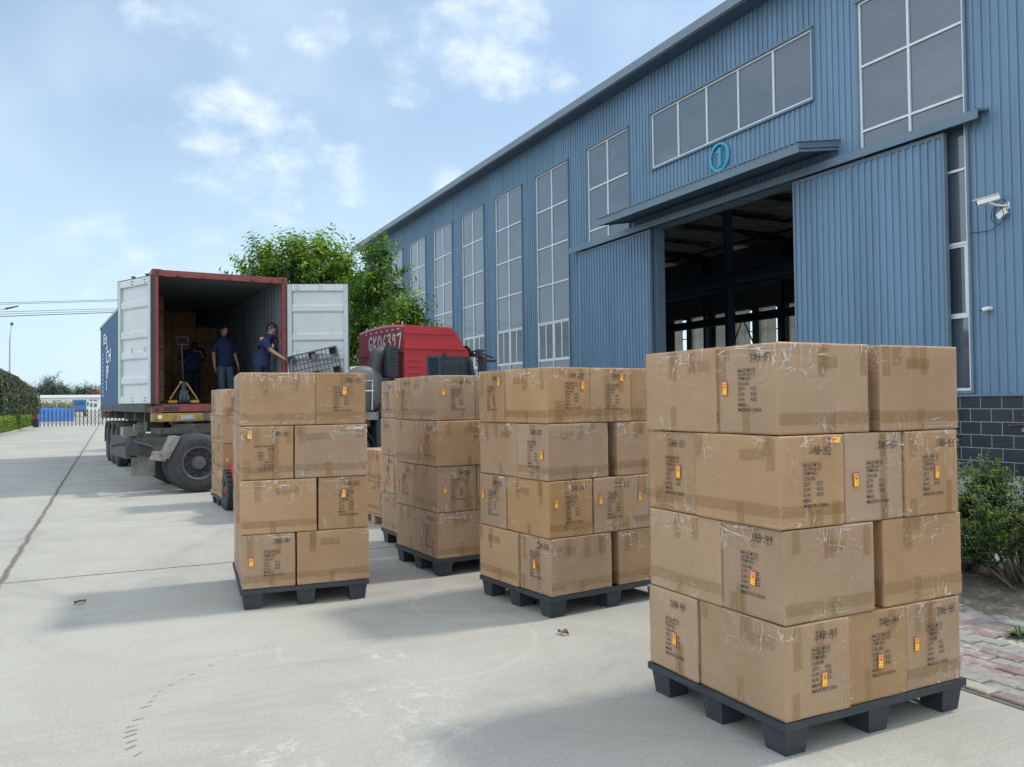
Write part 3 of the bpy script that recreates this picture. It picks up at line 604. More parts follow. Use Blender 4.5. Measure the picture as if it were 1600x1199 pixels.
def film_mat():
    M = bpy.data.materials.new('clear_stretch_film'); M.use_nodes = True; nt = M.node_tree; b = nt.nodes['Principled BSDF']; out = [x for x in nt.nodes if x.type == 'OUTPUT_MATERIAL'][0]
    t = N(nt, 'ShaderNodeTexCoord'); oi = N(nt, 'ShaderNodeObjectInfo')
    off = N(nt, 'ShaderNodeVectorMath', operation='SCALE'); off.inputs[0].default_value = (23, 41, 17); nt.links.new(oi.outputs['Random'], off.inputs['Scale'])
    ad = N(nt, 'ShaderNodeVectorMath', operation='ADD'); nt.links.new(t.outputs['Object'], ad.inputs[0]); nt.links.new(off.outputs[0], ad.inputs[1])
    def no(s, sc, d=1.5, dist=.5, rot=None):
        mp = N(nt, 'ShaderNodeMapping'); mp.inputs[3].default_value = sc; nt.links.new(ad.outputs[0], mp.inputs[0])
        if rot: mp.inputs[2].default_value = rot
        n = N(nt, 'ShaderNodeTexNoise'); n.inputs['Scale'].default_value = s; n.inputs['Detail'].default_value = d; n.inputs['Distortion'].default_value = dist; n.inputs['Roughness'].default_value = .55; nt.links.new(mp.outputs[0], n.inputs[0]); return n.outputs[0]
    a1 = no(5, (.7, .7, 4.5), rot=(.25, .3, 0)); a2 = no(6, (3, 3, .8), rot=(.5, .4, 0)); reg = no(3.2, (1, 1, 1), 2, 0)
    def ridge(x, w): return mth(nt, 'SUBTRACT', 1.0, sstep(nt, mth(nt, 'ABSOLUTE', mth(nt, 'SUBTRACT', x, .5)), 0, w))
    sp = N(nt, 'ShaderNodeSeparateXYZ'); nt.links.new(t.outputs['Object'], sp.inputs[0])
    top = sstep(nt, sp.outputs[2], .22, .40); bot = mth(nt, 'SUBTRACT', 1.0, sstep(nt, sp.outputs[2], .0, .10))
    zone = mth(nt, 'ADD', mth(nt, 'MULTIPLY', top, .6), mth(nt, 'ADD', mth(nt, 'MULTIPLY', bot, .35), .12))
    m_ = mth(nt, 'MULTIPLY', mth(nt, 'MAXIMUM', ridge(a1, .013), ridge(a2, .012)), mth(nt, 'MULTIPLY', sstep(nt, reg, .42, .58), zone))  # wrinkle highlights painted as white streaks, strongest near the top edge
    haze_ = mth(nt, 'MULTIPLY', mth(nt, 'MULTIPLY', sstep(nt, reg, .45, .7), sstep(nt, a1, .45, .7)), mth(nt, 'MULTIPLY', zone, .07))
    fac = mth(nt, 'ADD', mth(nt, 'MULTIPLY', m_, .9), mth(nt, 'ADD', haze_, .008), clamp=True)
    b.inputs['Base Color'].default_value = (.85, .83, .80, 1); b.inputs['Roughness'].default_value = .22; b.inputs['Specular IOR Level'].default_value = .9
    bp = N(nt, 'ShaderNodeBump'); bp.inputs['Strength'].default_value = .8; bp.inputs['Distance'].default_value = .02; nt.links.new(mth(nt, 'ADD', a1, a2), bp.inputs['Height']); nt.links.new(bp.outputs[0], b.inputs['Normal'])
    gl = N(nt, 'ShaderNodeBsdfGlossy'); gl.inputs['Roughness'].default_value = .18; gl.inputs[0].default_value = (.9, .95, 1, 1); nt.links.new(bp.outputs[0], gl.inputs['Normal'])
    tr = N(nt, 'ShaderNodeBsdfTransparent'); fz = N(nt, 'ShaderNodeFresnel'); fz.inputs[0].default_value = 1.3; nt.links.new(bp.outputs[0], fz.inputs['Normal'])
    m1 = N(nt, 'ShaderNodeMixShader'); nt.links.new(mth(nt, 'MULTIPLY', fz.outputs[0], .22), m1.inputs[0]); nt.links.new(tr.outputs[0], m1.inputs[1]); nt.links.new(gl.outputs[0], m1.inputs[2])
    mx = N(nt, 'ShaderNodeMixShader'); nt.links.new(fac, mx.inputs[0]); nt.links.new(m1.outputs[0], mx.inputs[1]); nt.links.new(b.outputs[0], mx.inputs[2]); nt.links.new(mx.outputs[0], out.inputs[0]); return M
FILM = film_mat()
INK = mat('black_print_ink', (.035, .032, .03), .8, var=.2, scale=60)
PEN = mat('marker_pen', (.022, .018, .016), .6, var=.2)
ST_R = mat('sticker_red', (.62, .05, .02), .4, var=.04); ST_Y = mat('sticker_yellow', (.95, .62, .05), .4, var=.04); ST_W = mat('sticker_white', (.85, .8, .7), .4, var=.04)
def body_mesh(L, W_, H, seed):
    rnd = random.Random(seed); n = 7; vs = []; fs = []; idx = {}
    def key(p): return tuple(round(q, 5) for q in p)
    def vert(p):
        k = key(p)
        if k not in idx: idx[k] = len(vs); vs.append(Vector(p))
        return idx[k]
    def sp(i, a):    # grid tighter at the edges
        t = [0, .012/a, .2, .5, .8, 1-.012/a, 1][i]; return t
    def faceg(o, du, dv, a, b):
        for i in range(6):
            for j in range(6):
                P = [o + du*sp(x, a) + dv*sp(y, b) for x, y in ((i, j), (i+1, j), (i+1, j+1), (i, j+1))]
                fs.append([vert(q) for q in P])
    O = Vector((-L/2, -W_/2, 0)); X, Y, Z = Vector((L, 0, 0)), Vector((0, W_, 0)), Vector((0, 0, H))
    faceg(O, X, Z, L, H); faceg(O+X, Y, Z, W_, H); faceg(O+X+Y, -X, Z, L, H); faceg(O+Y, -Y, Z, W_, H); faceg(O+Z, X, Y, L, W_); faceg(O+Y, X, -Y, L, W_)
    # rounding and dents, always inwards
    c = Vector((0, 0, H/2)); e = .0045
    for v in vs:
        on = [abs(abs(v.x)-L/2) < 1e-4, abs(abs(v.y)-W_/2) < 1e-4, abs(abs(v.z-H/2)-H/2) < 1e-4]
        k = sum(on)
        if k >= 2:
            q = e*(.42 if k == 2 else .5)
            if on[0]: v.x -= math.copysign(q, v.x)
            if on[1]: v.y -= math.copysign(q, v.y)
            if on[2]: v.z -= math.copysign(q, v.z-H/2)
            v += Vector([rnd.uniform(-.0012, .0012) for _ in range(3)])
        else:
            d = .0060*abs(mnoise.noise(v*4 + Vector((seed, 0, 0))))
            if on[0]: v.x -= math.copysign(d, v.x)
            if on[1]: v.y -= math.copysign(d, v.y)
            if on[2]: v.z -= math.copysign(d, v.z-H/2)
    me = bpy.data.meshes.new('cardboard_box'); me.from_pydata([tuple(v) for v in vs], [], fs); me.materials.append(KRAFT)
    me.polygons.foreach_set('use_smooth', [True]*len(fs)); me.update(); return me
BODIES = [body_mesh(BL_, BW_, BH_, k) for k in range(6)]
# printed block: four handling icons and seven lines
def print_mesh():
    mb = MB(); S_ = .0188; y = 0
    def txt(t, x, y, s=S_, bold=True):
        v, f = text_polys(t, s*1.16, .90, bold); mb.add([(a+x, b_+y, 0) for a, b_ in v], f)
    def rect(x0, y0, x1, y1): mb.add([(x0, y0, 0), (x1, y0, 0), (x1, y1, 0), (x0, y1, 0)], [(0, 1, 2, 3)])
    def poly(p): mb.add([(a, b_, 0) for a, b_ in p], [tuple(range(len(p)))])
    for k in range(4):
        x = k*.0285; w, h, t = .025, .031, .0011; y0 = .004
        rect(x, y0, x+w, y0+t); rect(x, y0+h-t, x+w, y0+h); rect(x, y0+t, x+t, y0+h-t); rect(x+w-t, y0+t, x+w, y0+h-t)
        if k < 3: rect(x+.003, y0+.0022, x+w-.003, y0+.0045)
        cx_ = x+w/2
        if k == 0:
            poly([(cx_+.0095*math.cos(a), y0+.018+.008*math.sin(a)) for a in [math.pi*i/8 for i in range(9)]]); rect(cx_-.0006, y0+.007, cx_+.0006, y0+.018); rect(cx_, y0+.0065, cx_+.0035, y0+.008)
        if k == 1:
            for i in range(5):
                for j in range(5):
                    if (i*3+j*5) % 4 != 0: rect(x+.004+i*.0036, y0+.006+j*.0045, x+.0066+i*.0036, y0+.0088+j*.0045)
        if k == 2:
            poly([(cx_-.007, y0+.027), (cx_-.0055, y0+.019), (cx_-.0015, y0+.0155), (cx_+.0015, y0+.0155), (cx_+.0055, y0+.019), (cx_+.007, y0+.027)]); rect(cx_-.0007, y0+.008, cx_+.0007, y0+.0156); rect(cx_-.005, y0+.0065, cx_+.005, y0+.008)
        if k == 3:
            for q in (-.0045, .0045):
                rect(cx_+q-.001, y0+.009, cx_+q+.001, y0+.022); poly([(cx_+q-.0035, y0+.0215), (cx_+q+.0035, y0+.0215), (cx_+q, y0+.028)])
            rect(cx_-.008, y0+.0055, cx_+.008, y0+.007)
    for i, (t, r) in enumerate((('ITEM NO.:', None), ('COLOR:', None), ('QTY.:', 'PCS'), ('G.W.:', 'KGS'), ('N.W.:', 'KGS'), ('MEAS:', None), ('MADE IN CHINA', None))):
        y = -.0165 - i*.0232; txt(t, 0, y)
        if r: txt(r, .081, y+.001)
    return mb
_pm = print_mesh()
def decal_mesh(mb, name, mats):
    me = bpy.data.meshes.new(name); me.from_pydata([tuple(v) for v in mb.v], [], mb.f)
    for q in mats: me.materials.append(q)
    me.polygons.foreach_set('material_index', mb.mi); me.update(); return me
PRINT = decal_mesh(_pm, 'printed_text', [INK])
def sticker_mesh():
    mb = MB(); w, h = .034, .066
    def rect(x0, y0, x1, y1, z, m): mb.add([(x0, y0, z), (x1, y0, z), (x1, y1, z), (x0, y1, z)], [(0, 1, 2, 3)], m)
    rect(-w/2, -h/2, w/2, h/2, 0, 0); rect(-w/2+.0035, -h/2+.004, w/2-.0035, h/2-.0165, .0003, 1)
    v, f = text_polys('易碎品', .0098, 1, True); mb.add([(a-.0147, b_+h/2-.0125, .0006) for a, b_ in v], f, 2)
    z = .0006; cx_ = .003
    mb.add([(cx_-.007, .014, z), (cx_-.0062, .004, z), (cx_-.001, -.001, z), (cx_+.0015, -.001, z), (cx_+.0065, .004, z), (cx_+.0075, .0125, z), (cx_+.002, .008, z), (cx_+.0005, .014, z)], [(0, 1, 2, 3, 4, 5, 6, 7)], 0)
    rect(cx_-.0006, -.011, cx_+.0012, -.001, z, 3); rect(cx_-.005, -.0125, cx_+.005, -.011, z, 3)
    rect(-.0115, -.012, -.0098, .010, z, 3); mb.add([(-.0135, .008, z), (-.0078, .008, z), (-.0106, .014, z)], [(0, 1, 2)], 3)
    for k in range(5): rect(-.009+k*.0042, -.0235, -.0064+k*.0042, -.0205, z, 3)
    return decal_mesh(mb, 'fragile_sticker', [ST_R, ST_Y, ST_W, INK])
STICK = sticker_mesh()
GL = {'J': [[(0, .95), (.6, 1)], [(.38, 1), (.36, .2), (.2, 0), (0, .15)]], 'A': [[(0, 0), (.35, 1), (.6, 0)], [(.1, .35), (.65, .4)]], 'B': [[(.08, 0), (.1, 1)], [(.1, 1), (.5, .85), (.45, .6), (.1, .5), (.6, .42), (.6, .1), (.08, 0)]],
      '-': [[(0, .5), (.4, .52)]], '0': [[(.3, 1), (.05, .7), (.05, .3), (.25, 0), (.5, .3), (.5, .75), (.3, 1)]], '1': [[(.25, 1), (.12, 0)]], '2': [[(.05, .8), (.3, 1), (.5, .75), (.05, .02), (.6, .08)]],
      '3': [[(.05, .9), (.4, 1), (.45, .75), (.2, .55), (.5, .35), (.35, .02), (0, .05)]], '4': [[(.2, 1), (.02, .4), (.55, .5)], [(.45, .9), (.3, -.3)]], '5': [[(.55, 1), (.15, .95), (.08, .55), (.4, .5), (.4, .1), (.02, 0)]],
      '6': [[(.4, 1), (.08, .5), (.1, .05), (.4, .05), (.42, .35), (.1, .4)]], '7': [[(.02, .85), (.5, .95), (.25, -.1)]], '8': [[(.4, .9), (.1, .85), (.4, .2), (.2, 0), (.05, .25), (.45, .85)]], '9': [[(.45, .8), (.15, .95), (.1, .55), (.42, .6), (.45, .8), (.3, -.15)]]}
def hand_mesh(txt, hh=.034, seed=1):
    rnd = random.Random(seed); mb = MB(); x = 0
    for ch in txt:
        st = GL[ch]; w = max(p[0] for s in st for p in s); sl = .12
        for s in st:
            P = [Vector((x+(p[0]+p[1]*sl)*hh*.82+rnd.uniform(-.0008, .0008), p[1]*hh+rnd.uniform(-.001, .001), 0)) for p in s]
            for a, b_ in zip(P, P[1:]):
                d = (b_-a).normalized(); n = Vector((-d.y, d.x, 0))*.00165; mb.add([a-n-d*.0005, b_-n+d*.0005, b_+n+d*.0005, a+n-d*.0005], [(0, 1, 2, 3)])
        x += (w+.16)*hh*.82
    return decal_mesh(mb, 'handwriting', [PEN]), x
def tapes(rnd, L, W_, H):
    """tape strips on the four side faces and across the top; all one part"""
    mb = MB()
    def plane(face):
        e = .0022
        if face == '-x': return lambda s, z: (-L/2-e, -s, z), W_
        if face == '+x': return lambda s, z: (L/2+e, s, z), W_
        if face == '-y': return lambda s, z: (s, -W_/2-e, z), L
        return lambda s, z: (-s, W_/2+e, z), L
    lay = [0]
    def strip(face, s0, s1, z0, z1, skew=0, m=0):
        P, wd = plane(face); lay[0] += 1; o = .0003*(lay[0] % 6)
        s0 = max(s0, -wd/2+.002); s1 = min(s1, wd/2-.002)
        def Q(s, z):
            p = list(P(s, z)); i = 0 if 'x' in face else 1; p[i] += math.copysign(o, p[i]); return tuple(p)
        mb.quad(Q(s0, z0+skew), Q(s1, z0-skew), Q(s1, z1-skew), Q(s0, z1+skew), m)
    m0 = rnd.choice([0, 0, 0, 1])
    for face in ('-y', '+y'):
        low = rnd.uniform(.035, .06)
        if rnd.random() < .75: strip(face, -L/2, L/2, low-.0, low+.052, rnd.uniform(-.002, .002), m0)
        c = rnd.uniform(-.05, .05)
        strip(face, c-.022, c+.022, .004, rnd.uniform(.08, .13), 0, m0)
        for _ in range(rnd.randint(2, 4)):
            s = rnd.uniform(-L/2+.03, L/2-.03); w = rnd.choice([.022, .024, .03]); strip(face, s-w, s+w, H-rnd.uniform(.05, .17), H-.006, rnd.uniform(-.003, .003), rnd.choice([m0, m0, m0, 1-m0]))
        if rnd.random() < .6:
            s = rnd.uniform(-L/2+.05, L/2-.15); strip(face, s, s+rnd.uniform(.1, .18), H-.11, H-.06, rnd.uniform(-.006, .006), m0)
    for face in ('-x', '+x'):
        if rnd.random() < .35: strip(face, -W_/2, W_/2, .05, .10, 0, m0)
        for _ in range(rnd.randint(2, 4)):
            s = rnd.uniform(-W_/2+.03, W_/2-.03); w = rnd.choice([.02, .024])
            if rnd.random() < .5: strip(face, s-w, s+w, .006, rnd.uniform(.07, .16), rnd.uniform(-.003, .003), rnd.choice([m0, m0, 1-m0]))
            else: strip(face, s-w, s+w, H-rnd.uniform(.06, .2), H-.006, rnd.uniform(-.003, .003), rnd.choice([m0, m0, 1-m0]))
        if rnd.random() < .5:
            s = rnd.uniform(-.1, .1); strip(face, s-.024, s+.024, .006, H-.006, 0, m0)
    z = H+.0012; mb.quad((-L/2, -.028, z), (L/2, -.028, z), (L/2, .028, z), (-L/2, .028, z), m0)
    return mb
def film(rnd, L, W_, H):
    mb = MB(); e = .006; n = 10; sd = rnd.uniform(0, 90)
    def sheet(P, wd, h, k):
        vs = []
        for j in range(6):
            for i in range(n+1):
                s = -wd/2+wd*i/n; z = .01+(h-.012)*j/5; p, nn = P(s, z)
                a = .0035*mnoise.noise(Vector((s*9+sd, z*9, k))); p = Vector(p)+Vector(nn)*(.001+abs(a)); vs.append(tuple(p))
        mb.add(vs, [(j*(n+1)+i, j*(n+1)+i+1, (j+1)*(n+1)+i+1, (j+1)*(n+1)+i) for j in range(5) for i in range(n)])
    sheet(lambda s, z: ((-L/2-e, -s, z), (-1, 0, 0)), W_+.004, H, 1)
    sheet(lambda s, z: ((s, -W_/2-e, z), (0, -1, 0)), L+.004, H, 2)
    sheet(lambda s, z: ((-s, W_/2+e, z), (0, 1, 0)), L+.004, H, 3)
    return mb
ordn = {0: 'bottom layer', 1: 'second layer', 2: 'third layer', 3: 'top layer'}
NB = [0]
def carton(loc, rz, label, group, code=None, deco=True, printed=True, upside=False, stick=None, filmy=True, scale=1.0, penpos=None, mirror_end=False):
    NB[0] += 1; rnd = random.Random(NB[0]*13+5)
    o = bpy.data.objects.new('cardboard_box', BODIES[NB[0] % 6]); COL.objects.link(o)
    o.location = loc; o.rotation_euler = (0, 0, rz + R(rnd.uniform(-1.0, 1.0))); o.scale = (scale,)*3
    tag(o, label, 'carton', group)
    if not deco: return o
    tapes(rnd, BL_, BW_, BH_).build('packing_tape', [TAPE, TAPE2], o)
    if filmy: film(rnd, BL_, BW_, BH_).build('stretch_film', FILM, o, smooth=True)
    # decals live on the -x end; their plane x axis is -y of the box
    def put(me, name, x, z, off, rot=0):
        d = bpy.data.objects.new(name, me); COL.objects.link(d); d.parent = o
        q = Matrix(((0, 0, -1, 0), (-1, 0, 0, 0), (0, 1, 0, 0), (0, 0, 0, 1)))
        d.matrix_local = Matrix.Translation((-BL_/2-off, -x, z)) @ q @ Matrix.Rotation(rot, 4, 'Z'); return d
    if printed:
        x0 = rnd.uniform(-.07, -.035)
        if upside: put(PRINT, 'printed_text', .05, .10, .0042, math.pi)
        else: put(PRINT, 'printed_text', x0, .25+rnd.uniform(-.015, .01), .0042)
        sx, sz, sr = stick if stick else rnd.choice([(-.135, .2, 0), (-.01, .20, .05), (.02, .17, -.06), (-.12, .16, .02), (-.13, .24, 0)])
        put(STICK, 'fragile_sticker', sx, sz, .0048, sr)
        if code:
            me, w = hand_mesh(code, seed=NB[0]); px, pz = penpos if penpos else (rnd.uniform(-.02, .03), .335)
            put(me, 'handwriting', px, pz-.012, .0045, R(rnd.uniform(-5, 3)))
    return o
# ---- moulded nestable pallet: deck with ribs and nine hollow feet
PLP = mat('dark_grey_pallet_plastic', (.027, .033, .041), .55, var=.15, scale=6, bump=.1, bscale=90, col2=(.06, .065, .07), c2scale=9, c2lo=.55, c2hi=.72)
def make_pallet(w, d, label, group, loc, rz, name='plastic_pallet', m=None, n=18, mm=13):
    m = m or PLP
    root = empty(name, loc, rz, label, 'pallet', group)
    D = MB(); z0, z1 = .120, .148; f = .05; pk = .140
    xs = [f*.3, w/2-pk/2, w-pk-f*.3]; ys = [f*.3, d/2-pk/2, d-pk-f*.3]
    # rim
    D.box(0, w, 0, .022, z0-.004, z1); D.box(0, w, d-.022, d, z0-.004, z1); D.box(0, .022, .022, d-.022, z0-.004, z1); D.box(w-.022, w, .022, d-.022, z0-.004, z1)
    def solid(x, y):
        return any(a-.02 < x < a+pk+.02 and b_-.02 < y < b_+pk+.02 for a in xs for b_ in ys)
    for i in range(1, n):
        x = w*i/n; j = 0
        seg = None
        for j in range(mm+1):
            y = .022+(d-.044)*j/mm; s = solid(x, y)
            if not s and seg is None: seg = y
            if (s or j == mm) and seg is not None:
                D.box(x-.005, x+.005, seg, y, z0, z1-.0015); seg = None
    for j in range(1, mm):
        y = d*j/mm; seg = None
        for i in range(n+1):
            x = .022+(w-.044)*i/n; s = solid(x, y)
            if not s and seg is None: seg = x
            if (s or i == n) and seg is not None:
                D.box(seg, x, y-.009, y+.009, z0+.005, z1); seg = None
    D.build('deck', m, root)
    for a in xs:
        for b_ in ys:
            L_ = MB(); t = .012; q = .014   # tapered hollow foot, open at the top
            def ring(z, ins, th): return [(a+ins+th, b_+ins+th, z), (a+pk-ins-th, b_+ins+th, z), (a+pk-ins-th, b_+pk-ins-th, z), (a+ins+th, b_+pk-ins-th, z)]
            vs = ring(0, q, 0) + ring(z1+.0005, -.004, 0) + ring(z1+.0005, 0, t) + ring(.012, q, t)
            L_.add(vs, [(3, 2, 1, 0)] + [(i, (i+1) % 4, (i+1) % 4+4, i+4) for i in range(4)] + [(i+4, (i+1) % 4+4, (i+1) % 4+8, i+8) for i in range(4)] + [(i+8, (i+1) % 4+8, (i+1) % 4+12, i+12) for i in range(4)] + [(12, 13, 14, 15)])
            L_.build('foot', m, root)
    return root
# ---- a stack: pattern A has three box ends in front, pattern B two long sides in front
def stack(tagname, corner, rz, rows, where, group, codes, rot90=False, nrow=4, zbase=.15, deco_back=True, pallet='plastic', specials={}, filmy=True, jit=.009, skip=()):
    T = Matrix.Translation((corner[0], corner[1], 0)) @ Matrix.Rotation(rz, 4, 'Z')
    Wd, Dp = 3*BW_+.022, BL_+BW_+.004
    w, d = (Dp, Wd) if rot90 else (Wd, Dp)
    if pallet == 'plastic':
        p = T @ Vector((-.008, -.008, 0)); make_pallet(w+.016, d+.016, 'black plastic pallet with square feet under %s' % where, 'plastic pallets under the carton stacks', p, rz)
    rnd = random.Random(int(corner[0]*1000)); ci = {}
    out = []
    for r, pat in enumerate(rows):
        L, Wb = BL_, BW_; items = []    # (cx, cy, along, slot)
        g = Wd-2*L
        if not rot90:
            if pat == 'A': items = [(Wb*(i+.5)+.006*i, L/2, 'y', ('front left', 'front middle', 'front right')[i]) for i in range(3)] + [(L/2, L+Wb/2, 'x', 'back left'), (Wd-L/2, L+Wb/2, 'x', 'back right')]
            else: items = [(L/2, Wb/2, 'x', 'front left'), (Wd-L/2, Wb/2, 'x', 'front right')] + [(Wb*(i+.5)+.006*i, Wb+L/2, 'y', ('back left', 'back middle', 'back right')[i]) for i in range(3)]
        else:   # the long way of the load runs away from the viewer
            if pat == 'A': items = [(L/2, Wb*(i+.5)+.006*i, 'x', ('front left', 'middle left', 'back left')[i]) for i in range(3)] + [(L+Wb/2+.006, L/2, 'y', 'front right'), (L+Wb/2+.006, Wd-L/2, 'y', 'back right')]
            else: items = [(Wb/2, L/2, 'y', 'front left'), (Wb/2, Wd-L/2, 'y', 'back left')] + [(Wb+L/2+.012, Wb*(i+.5)+.006*i, 'x', ('front right', 'middle right', 'back right')[i]) for i in range(3)]
        for cx_, cy_, al, slot in items:
            if (r, slot) in skip: continue
            jx, jy = rnd.uniform(-jit, jit), rnd.uniform(-jit, jit*.6)
            P = T @ Vector((cx_+jx, cy_+jy, zbase + r*(BH_+.0015)))
            face_seen = (al == 'y' and 'front' in slot) or (al == 'x' and 'left' in slot)
            code = codes.get((r, slot)); sp = dict(specials.get((r, slot), {}))
            lay = ordn[r] if nrow == 4 else ('lower layer', 'upper layer')[r]
            if code and face_seen and not code.endswith('?'): lab = 'carton handwritten %s, %s of %s' % (code, lay, where)
            elif face_seen: lab = 'printed end of carton, %s, %s of %s' % (slot, lay, where); code = (code or '').rstrip('?') or None
            elif 'front' in slot or 'left' in slot: lab = 'plain long carton, %s, %s of %s' % (slot, lay, where)
            else: lab = 'carton, %s, %s of %s' % (slot, lay, where)
            out.append(carton(P, rz + (math.pi/2 if al == 'y' else 0), lab, group, code=code, deco=True, printed=face_seen, filmy=filmy and ('front' in slot or 'left' in slot), **sp))
    return T
stack('S4', (2.512, 2.552), R(.6), 'ABAB', 'near right stack', 'cartons of the near right stack',
      {(0, 'front left'): 'JAB-143', (0, 'front middle'): 'JAB-144', (0, 'front right'): 'JAB-145', (0, 'back left'): 'JAB-141', (1, 'front left'): 'JAB-149', (2, 'front left'): 'JAB-152', (2, 'front middle'): 'JAB-154', (2, 'front right'): 'JAB-155', (2, 'back left'): 'JAB-151', (3, 'front left'): 'JAB-157'},
      specials={(0, 'front left'): dict(stick=(.03, .15, 0)), (0, 'front middle'): dict(stick=(.01, .17, 0)), (0, 'front right'): dict(stick=(-.125, .21, 0)), (0, 'back left'): dict(stick=(.02, .17, 0)), (1, 'front left'): dict(stick=(.01, .17, -.12), penpos=(.0, .345)),
                (2, 'front left'): dict(stick=(.135, .372, 1.57), penpos=(-.02, .33)), (2, 'front middle'): dict(stick=(-.125, .19, .1), penpos=(.02, .335)), (2, 'front right'): dict(stick=(.03, .20, -.04), penpos=(.03, .335)), (2, 'back left'): dict(stick=(.06, .2, 0)), (3, 'front left'): dict(stick=(-.135, .205, 0), penpos=(.03, .33))})
stack('S3', (2.715, 4.925), R(6.8), 'BABA', 'middle stack', 'cartons of the middle stack',
      {(0, 'front left'): 'JAB-206', (1, 'front left'): 'JAB-207', (1, 'front middle'): 'JAB-208', (1, 'front right'): 'JAB-209', (1, 'back left'): 'JAB-204', (2, 'front left'): 'JAB-210', (3, 'front left'): 'JAB-212', (3, 'front middle'): 'JAB-217', (3, 'front right'): 'JAB-218', (3, 'back left'): 'JAB-211'},
      specials={(3, 'front left'): dict(stick=(.12, .27, 0)), (3, 'front middle'): dict(stick=(.10, .33, 0)), (3, 'back left'): dict(stick=(.12, .31, 0)), (2, 'front left'): dict(stick=(.12, .18, 0))})
stack('S1', (.854, 6.211), R(-4.8), 'BABA', 'left stack before the truck', 'cartons of the left stack',
      {(0, 'front left'): 'JAB-181', (1, 'front right'): 'JAB-163', (2, 'front left'): 'JAB-191', (3, 'front right'): 'JAB-175'}, rot90=True,
      specials={(0, 'front left'): dict(stick=(-.125, .2, 0)), (2, 'front left'): dict(stick=(-.125, .335, 0), upside=True, penpos=(.03, .335)), (1, 'front right'): dict(stick=(.0, .27, -.1)), (3, 'front right'): dict(stick=(.03, .26, -.05))})
stack('S2', (2.53, 6.574), R(4.5), 'BABA', 'stack left of middle stack', 'cartons of the stack beside the middle one',
      {(0, 'front left'): 'JAB-198', (1, 'front left'): 'JAB-200', (2, 'front left'): 'JAB-201', (3, 'front left'): 'JAB-202', (3, 'back left'): 'JAB-203', (1, 'back left'): 'JAB-199'},
      specials={(3, 'front left'): dict(stick=(-.12, .25, 0)), (1, 'front left'): dict(stick=(-.12, .2, 0))})
stack('S5', (2.70, 7.66), R(3), 'BABA', 'farther back stack', 'cartons of the farther back stack',
      {(3, 'back left'): 'JAB-186', (1, 'back left'): 'JAB-188'}, skip=[(r, s) for r in range(4) for s in ('front right', 'back right', 'back middle')])
stack('S0', (1.455, 12.48), R(3.0), 'BABA', 'distant stack by truck wheel', 'cartons of the stack by the truck wheel', {}, skip=[(r, s) for r in range(4) for s in ('back middle',)], filmy=True)
stack('S6', (2.995, 9.45), R(5), 'BA', 'low stack on wooden pallet', 'cartons on the wooden pallet', {}, nrow=2, zbase=.13, pallet='wood', skip=[(r, s) for r in range(2) for s in ('front right', 'back right', 'back middle')])
# wooden pallet
T = Matrix.Translation((2.995, 9.45, 0)) @ Matrix.Rotation(R(5), 4, 'Z')
wp = empty('wooden_pallet', T @ Vector((-.01, -.01, 0)), R(5), 'pale timber block pallet under the low two-layer carton stack', 'pallet')
WD1 = mat('pallet_timber', (.36, .25, .15), .8, var=.2, scale=12, stretch=(.3, 3, 3))
mb = MB()
for i in range(7): mb.box(.0+i*.172, .12+i*.172, 0, .93, .108, .128)
mb.build('deck_boards', WD1, wp, bevel=.002)
for x in (.0, .53, 1.03):
    for y in (0, .41, .80): b_ = MB(); b_.box(x, x+.13, y, y+.13, .018, .09); b_.build('block', WD1, wp, bevel=.002)
mb = MB()
for y in (0, .41, .80): mb.box(0, 1.16, y+.01, y+.12, .091, .107); mb.box(0, 1.16, y+.01, y+.12, 0, .017)
mb.build('stringer_boards', WD1, wp)
# scraps on the ground
for px, py, rz_, lab in ((125, 944, .4, 'curled dry brown leaf on the open yard at lower left'), (880, 992, 2.0, 'crumpled dry leaf on the yard between the middle and near stacks')):
    d = ray(px, py); q = CAM + d*(-EYE/d.z)
    mb = MB(); vs = []
    for i in range(9):
        t = i/8; w = .022*math.sin(math.pi*min(1, t*.95+.03))
        vs += [((t-.5)*.085, -w, .004+.02*abs(math.sin(t*4))+.012), ((t-.5)*.085, 0, .004+.014*math.sin(t*3)), ((t-.5)*.085, w, .004+.02*abs(math.cos(t*3))+.006)]
    mb.add(vs, [(3*i+j, 3*i+j+1, 3*i+j+4, 3*i+j+3) for i in range(8) for j in range(2)])
    o = mb.build('dry_leaf', mat('dry_leaf_brown', (.16, .085, .04), .8, var=.3, scale=40), None, loc=(q.x, q.y, 0)); o.rotation_euler = (0, 0, rz_); tag(o, lab, 'leaf', 'dry leaves on the yard')
# ------------------------------------------------------------------ container
RED = mat('container_frame_red', (.20, .045, .045), .6, var=.2, scale=5, col2=(.13, .05, .04), c2scale=6, c2lo=.55, c2hi=.7)
CBL = mat('container_blue', (.012, .075, .17), .5, var=.12, scale=1.5, col2=(.03, .095, .18), c2scale=4, c2lo=.55, c2hi=.75)
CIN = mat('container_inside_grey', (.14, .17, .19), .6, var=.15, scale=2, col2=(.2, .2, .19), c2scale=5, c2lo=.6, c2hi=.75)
DRW = mat('door_inner_white', (.50, .53, .54), .55, var=.08, scale=1.5, col2=(.36, .38, .39), c2scale=3, c2lo=.5, c2hi=.8)
DRG = mat('door_frame_pale_green', (.40, .48, .46), .5, var=.08, scale=2, col2=(.3, .32, .3), c2scale=9, c2lo=.6, c2hi=.7)
GSK = mat('door_gasket', (.03, .035, .04), .7)
FLR = mat('plywood_floor', (.10, .065, .045), .8, var=.3, scale=6, stretch=(6, 1, 1))
WHP = mat('white_container_lettering', (.75, .78, .8), .6)
